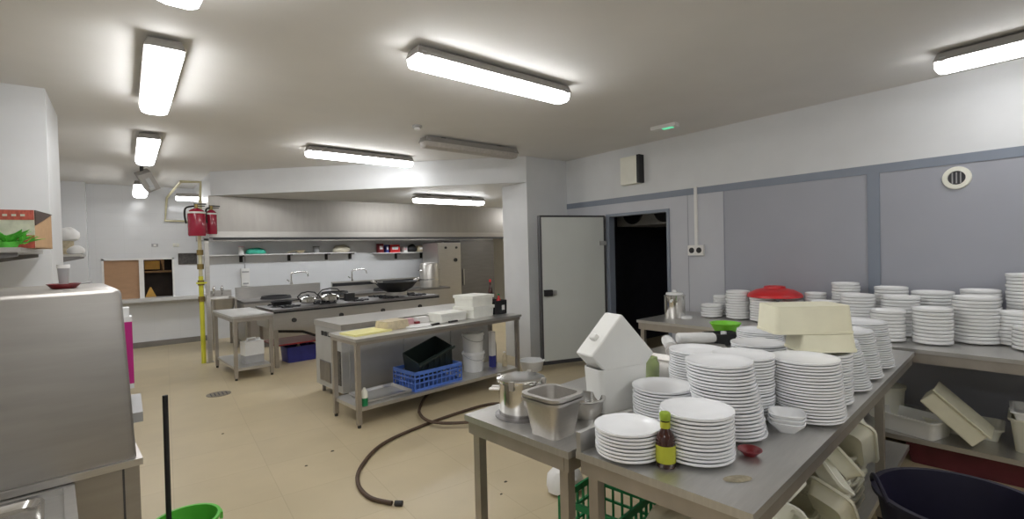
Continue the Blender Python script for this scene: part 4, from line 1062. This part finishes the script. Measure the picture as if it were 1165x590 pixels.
# magenta labelled canister behind the dishwasher
mg = thing('detergent_canister', 'white detergent canister with magenta label on a grey shelf behind the dishwasher', 'canister', (-.030, 3.52, .907), R(0))
MB().box((0, 0, .20), (.10, .12, .40)).build('canister_body', 'white', mg, bevel=.015)
MB().box((0, 0, .20), (.102, .122, .345)).build('magenta_label', 'magenta', mg, bevel=.015)
MB().box((-.012, -.062, .23), (.055, .004, .20)).build('white_patch', 'paper', mg)
MB().box((0, 0, .425), (.08, .09, .05)).build('cap', 'white', mg, bevel=.012)
gb = thing('wash_trolley', 'grey wheeled trolley top with rounded edge behind the dishwasher', 'trolley', (-.13, 3.45, 0))
MB().box((0, 0, .80), (.36, .46, .05)).build('tray_rim', 'greyp', gb, bevel=.02, seg=3)
MB().box((0, .05, .865), (.24, .25, .08)).build('raised_holder', 'greyp', gb, bevel=.012)
for x in (-.14, .12):
    for y in (-.18, .18):
        MB().tube([(x, y, .06), (x, y, .78)], .014, 8).build('leg', 'steel', gb)
        MB().cyl((x - .012, y, .03), .03, .024, 14, rot=Matrix.Rotation(R(90), 3, 'Y')).build('wheel', 'rubber', gb)

# green bucket and handle
gk = thing('mop_bucket', 'bright green bucket on the floor beside the dishwasher', 'bucket', (.205, 3.03, 0))
MB().lathe([(0, 0), (.105, 0), (.11, .006), (.148, .262), (.158, .265), (.158, .28), (.143, .28), (.104, .01), (0, .008)], 44).build('bucket_body', 'green', gk, smooth=True)
MB().lathe([(0, .02), (.108, .02), (.108, .035), (0, .035)], 24).build('inner_grid', 'green', gk)
for s in (-1, 1): MB().box((s * .158, 0, .25), (.014, .04, .035)).build('handle_lug', 'green', gk, bevel=.003)
mp = thing('mop', 'black mop handle standing upright in the green bucket', 'mop', (.135, 3.05, .037))
MB().tube([(0, 0, .08), (0.006, .035, .885)], .0125, 12).build('handle', 'black', mp, smooth=True)
MB().lathe([(0, .02), (.03, .02), (.028, .08), (.017, .10), (.017, .20), (0, .20)], 18).build('socket', 'rubber', mp, smooth=True)
MB().lathe([(0, 0), (.028, 0), (.032, .012), (.025, .03), (0, .035)], 18).build('mop_head', 'cloth_d', mp, smooth=True)

# left shelves with carton and leaves
def lshelf(label, loc, L, d, name='steel_wall_shelf', m='steel'):
    t = thing(name, label, 'shelf', loc)
    MB().b2(-d, -L / 2, 0, 0, L / 2, .03).build('shelf_board', m, t, bevel=.004)
    for y in (-L / 2 + .06, L / 2 - .06):
        b = MB()
        b._new([(-d, y - .008, -.002), (-.02, y - .008, -.002), (-.02, y - .008, -.025), (-d, y - .008, -.10), (-d, y + .008, -.002), (-.02, y + .008, -.002), (-.02, y + .008, -.025), (-d, y + .008, -.10)],
               [(0, 1, 2, 3), (7, 6, 5, 4), (0, 4, 5, 1), (1, 5, 6, 2), (2, 6, 7, 3), (3, 7, 4, 0)])
        b.build('bracket', 'steel_dark', t)
    return t
lshelf('steel wall shelf holding the carton above the dishwasher', (-.50, 4.75, 1.69), 1.05, .50)
cb = thing('printed_carton', 'open printed carton with red bands on the steel shelf', 'carton', (-.645, 4.72, 1.7205), R(-7))
b = MB(); w, d_, h = .42, .40, .25
b.b2(-w / 2, -d_ / 2, 0, w / 2, d_ / 2, .006); b.b2(-w / 2, d_ / 2 - .006, 0, w / 2, d_ / 2, h); b.b2(-w / 2, -d_ / 2, 0, -w / 2 + .006, d_ / 2, h)
b.b2(w / 2 - .006, -d_ / 2, 0, w / 2, d_ / 2, h); b.build('carton_walls', 'carton', cb)
MB().b2(-w / 2, -d_ / 2 - .004, .0, w / 2, -d_ / 2, h).build('printed_front', 'cartonw', cb)
b = MB(); b.b2(-w / 2, -d_ / 2 - .007, h - .065, w / 2, -d_ / 2 - .004, h); b.b2(-w / 2, -d_ / 2 - .007, 0, w / 2, -d_ / 2 - .004, .022); b.b2(w / 2 - .13, -d_ / 2 - .007, .022, w / 2, -d_ / 2 - .004, .085)
b.build('red_print', 'cartonr', cb)
b = MB()
for k in range(9): b.box((-w / 2 + .03 + k * .042, -d_ / 2 - .009, h - .035), (.022, .002, .014))
b.build('pale_print', 'cartonw', cb)
# carton flap triangle at the right side
MB()._new([(w / 2 + .001, -d_ / 2, h), (w / 2 + .001, d_ / 2, h), (w / 2 + .001, -d_ / 2, h - .10), (w / 2 + .006, -d_ / 2, h), (w / 2 + .006, d_ / 2, h), (w / 2 + .006, -d_ / 2, h - .10)], [(0, 1, 2), (5, 4, 3), (0, 3, 4, 1), (1, 4, 5, 2), (2, 5, 3, 0)]).build('folded_flap', 'darkwood', cb)
random.seed(21)
lf = thing('leaf_bunch', 'bunch of bright green leaves lying in front of the carton', 'leaves', (-.58, 4.36, 1.7205))
b = MB()
for k in range(46):
    a = random.uniform(0, 6.28); L = random.uniform(.09, .18); el = random.uniform(.1, .9)
    dx, dy, dz = math.cos(a) * math.cos(el), math.sin(a) * math.cos(el) * .6, math.sin(el)
    base = Vector((random.uniform(-.06, .08), random.uniform(-.03, .03), .02)); tip = base + Vector((dx, dy, dz * .8)) * L
    side = Vector((-dy, dx, 0)).normalized() * L * .16
    mid = base.lerp(tip, .5) + Vector((0, 0, .012))
    th = Vector((0, 0, .002))
    b._new([base, mid + side, tip, mid - side, base + th, mid + side + th, tip + th, mid - side + th], [(3, 2, 1, 0), (4, 5, 6, 7), (0, 1, 5, 4), (1, 2, 6, 5), (2, 3, 7, 6), (3, 0, 4, 7)])
b.build('leaves', 'leafy', lf)
MB().lathe([(0, 0), (.05, 0), (.065, .035), (.0, .04)], 18).build('stem_base', 'leafy', lf, smooth=True)
lshelf('steel wall shelf holding white bags further along the left passage', (-.47, 9.6, 1.70), .9, .38)
bagmesh(.30, .26, .20, 31, 'bagw', 'white_bag', 'large white bag heaped on the passage shelf', (-.66, 9.7, 1.935), .2)
bagmesh(.18, .18, .13, 33, 'bagw', 'white_bag', 'small white bag at the passage shelf end', (-.55, 9.45, 1.731), .5)
tag(MB().lathe([(0, 0), (.09, 0), (.10, .2), (.09, .2), (.085, .01), (0, .01)], 24).build('beige_tub', 'beigecloth', smooth=True, loc=(-.68, 9.7, 1.7305)), 'beige round tub on the passage shelf beneath the white bag', 'tub')

# ------------------------------------------------------------------ floor items
hose = [(1.30, 2.95), (1.22, 3.12), (1.235, 3.36), (1.36, 3.62), (1.66, 3.92), (2.10, 4.08), (2.62, 4.17), (2.98, 4.17), (3.10, 3.98), (2.95, 3.80), (2.60, 3.74), (2.30, 3.88), (2.18, 4.10), (2.28, 4.45), (2.62, 4.92), (2.9, 5.1)]
ho = thing('water_hose', 'brown water hose curling over the floor from under the prep table', 'hose', (0, 0, 0))
path = []
for i, p_ in enumerate(smooth_path([(x, y, .016) for x, y in hose], 8)):
    path.append((p_[0], p_[1], .016 + (.034 if 76 < i < 104 else 0)))
MB().tube(path, .0145, 8).build('hose_body', 'brown', ho, smooth=True)
MB().tube([(1.315, 2.935, .016), (1.35, 2.90, .016)], .018, 10).build('hose_end', 'rubber', ho, smooth=True)
dr = thing('floor_drain', 'round metal floor drain between the side table and the dishwasher', 'drain', (.83, 6.75, 0))
MB().lathe([(0, .0005), (.13, .0005), (.13, .004), (0, .004)], 32).build('drain_cover', 'drain', dr)
b = MB()
for k in range(5): b.box((-.08 + k * .04, 0, .0048), (.012, .14, .0016))
b.build('slot', 'gasket', dr)
wbw = thing('white_basin', 'white plastic basin on the floor beside the cold room door', 'basin', (4.44, 5.12, 0))
MB().lathe([(0, 0), (.13, 0), (.135, .005), (.165, .13), (.175, .13), (.175, .14), (.16, .14), (.13, .01), (0, .008)], 36).build('basin_body', 'white', wbw, smooth=True)
wbw.location = (4.28, 5.02, 0)
for k, (x, y, s) in enumerate(((1.05, 3.95, .013), (1.30, 4.10, .016), (1.92, 2.60, .010), (2.05, 2.72, .014), (1.02, 2.75, .010), (.66, 5.2, .012))):
    o = MB().lathe([(0, 0), (1, 0), (.7, .5), (0, .6)], 9).build('crumb', 'dirt', smooth=True, loc=(x, y, 0)); o.scale = (s, s * .7, .008)
    tag(o, ['dark crumb on the open floor left of the prep table leg', 'dark crumb just before the prep table front leg', 'smaller dark crumb on the floor behind the front table leg', 'larger dark crumb on the floor behind the front table leg', 'dark crumb near the hose end', 'dark crumb on the floor halfway to the drain'][k], 'crumb')

# ------------------------------------------------------------------ world and view
w = bpy.data.worlds.new('world'); SC.world = w
w.use_nodes = True
w.node_tree.nodes['Background'].inputs['Color'].default_value = (.9, .93, 1, 1)
w.node_tree.nodes['Background'].inputs['Strength'].default_value = .05
SC.view_settings.view_transform = 'Standard'
SC.view_settings.look = 'None'
SC.view_settings.gamma = 1
SC.view_settings.use_curve_mapping = False
SC.view_settings.exposure = 0.26
SC.cycles.max_bounces = 10
SC.cycles.diffuse_bounces = 6
SC.cycles.sample_clamp_indirect = 6
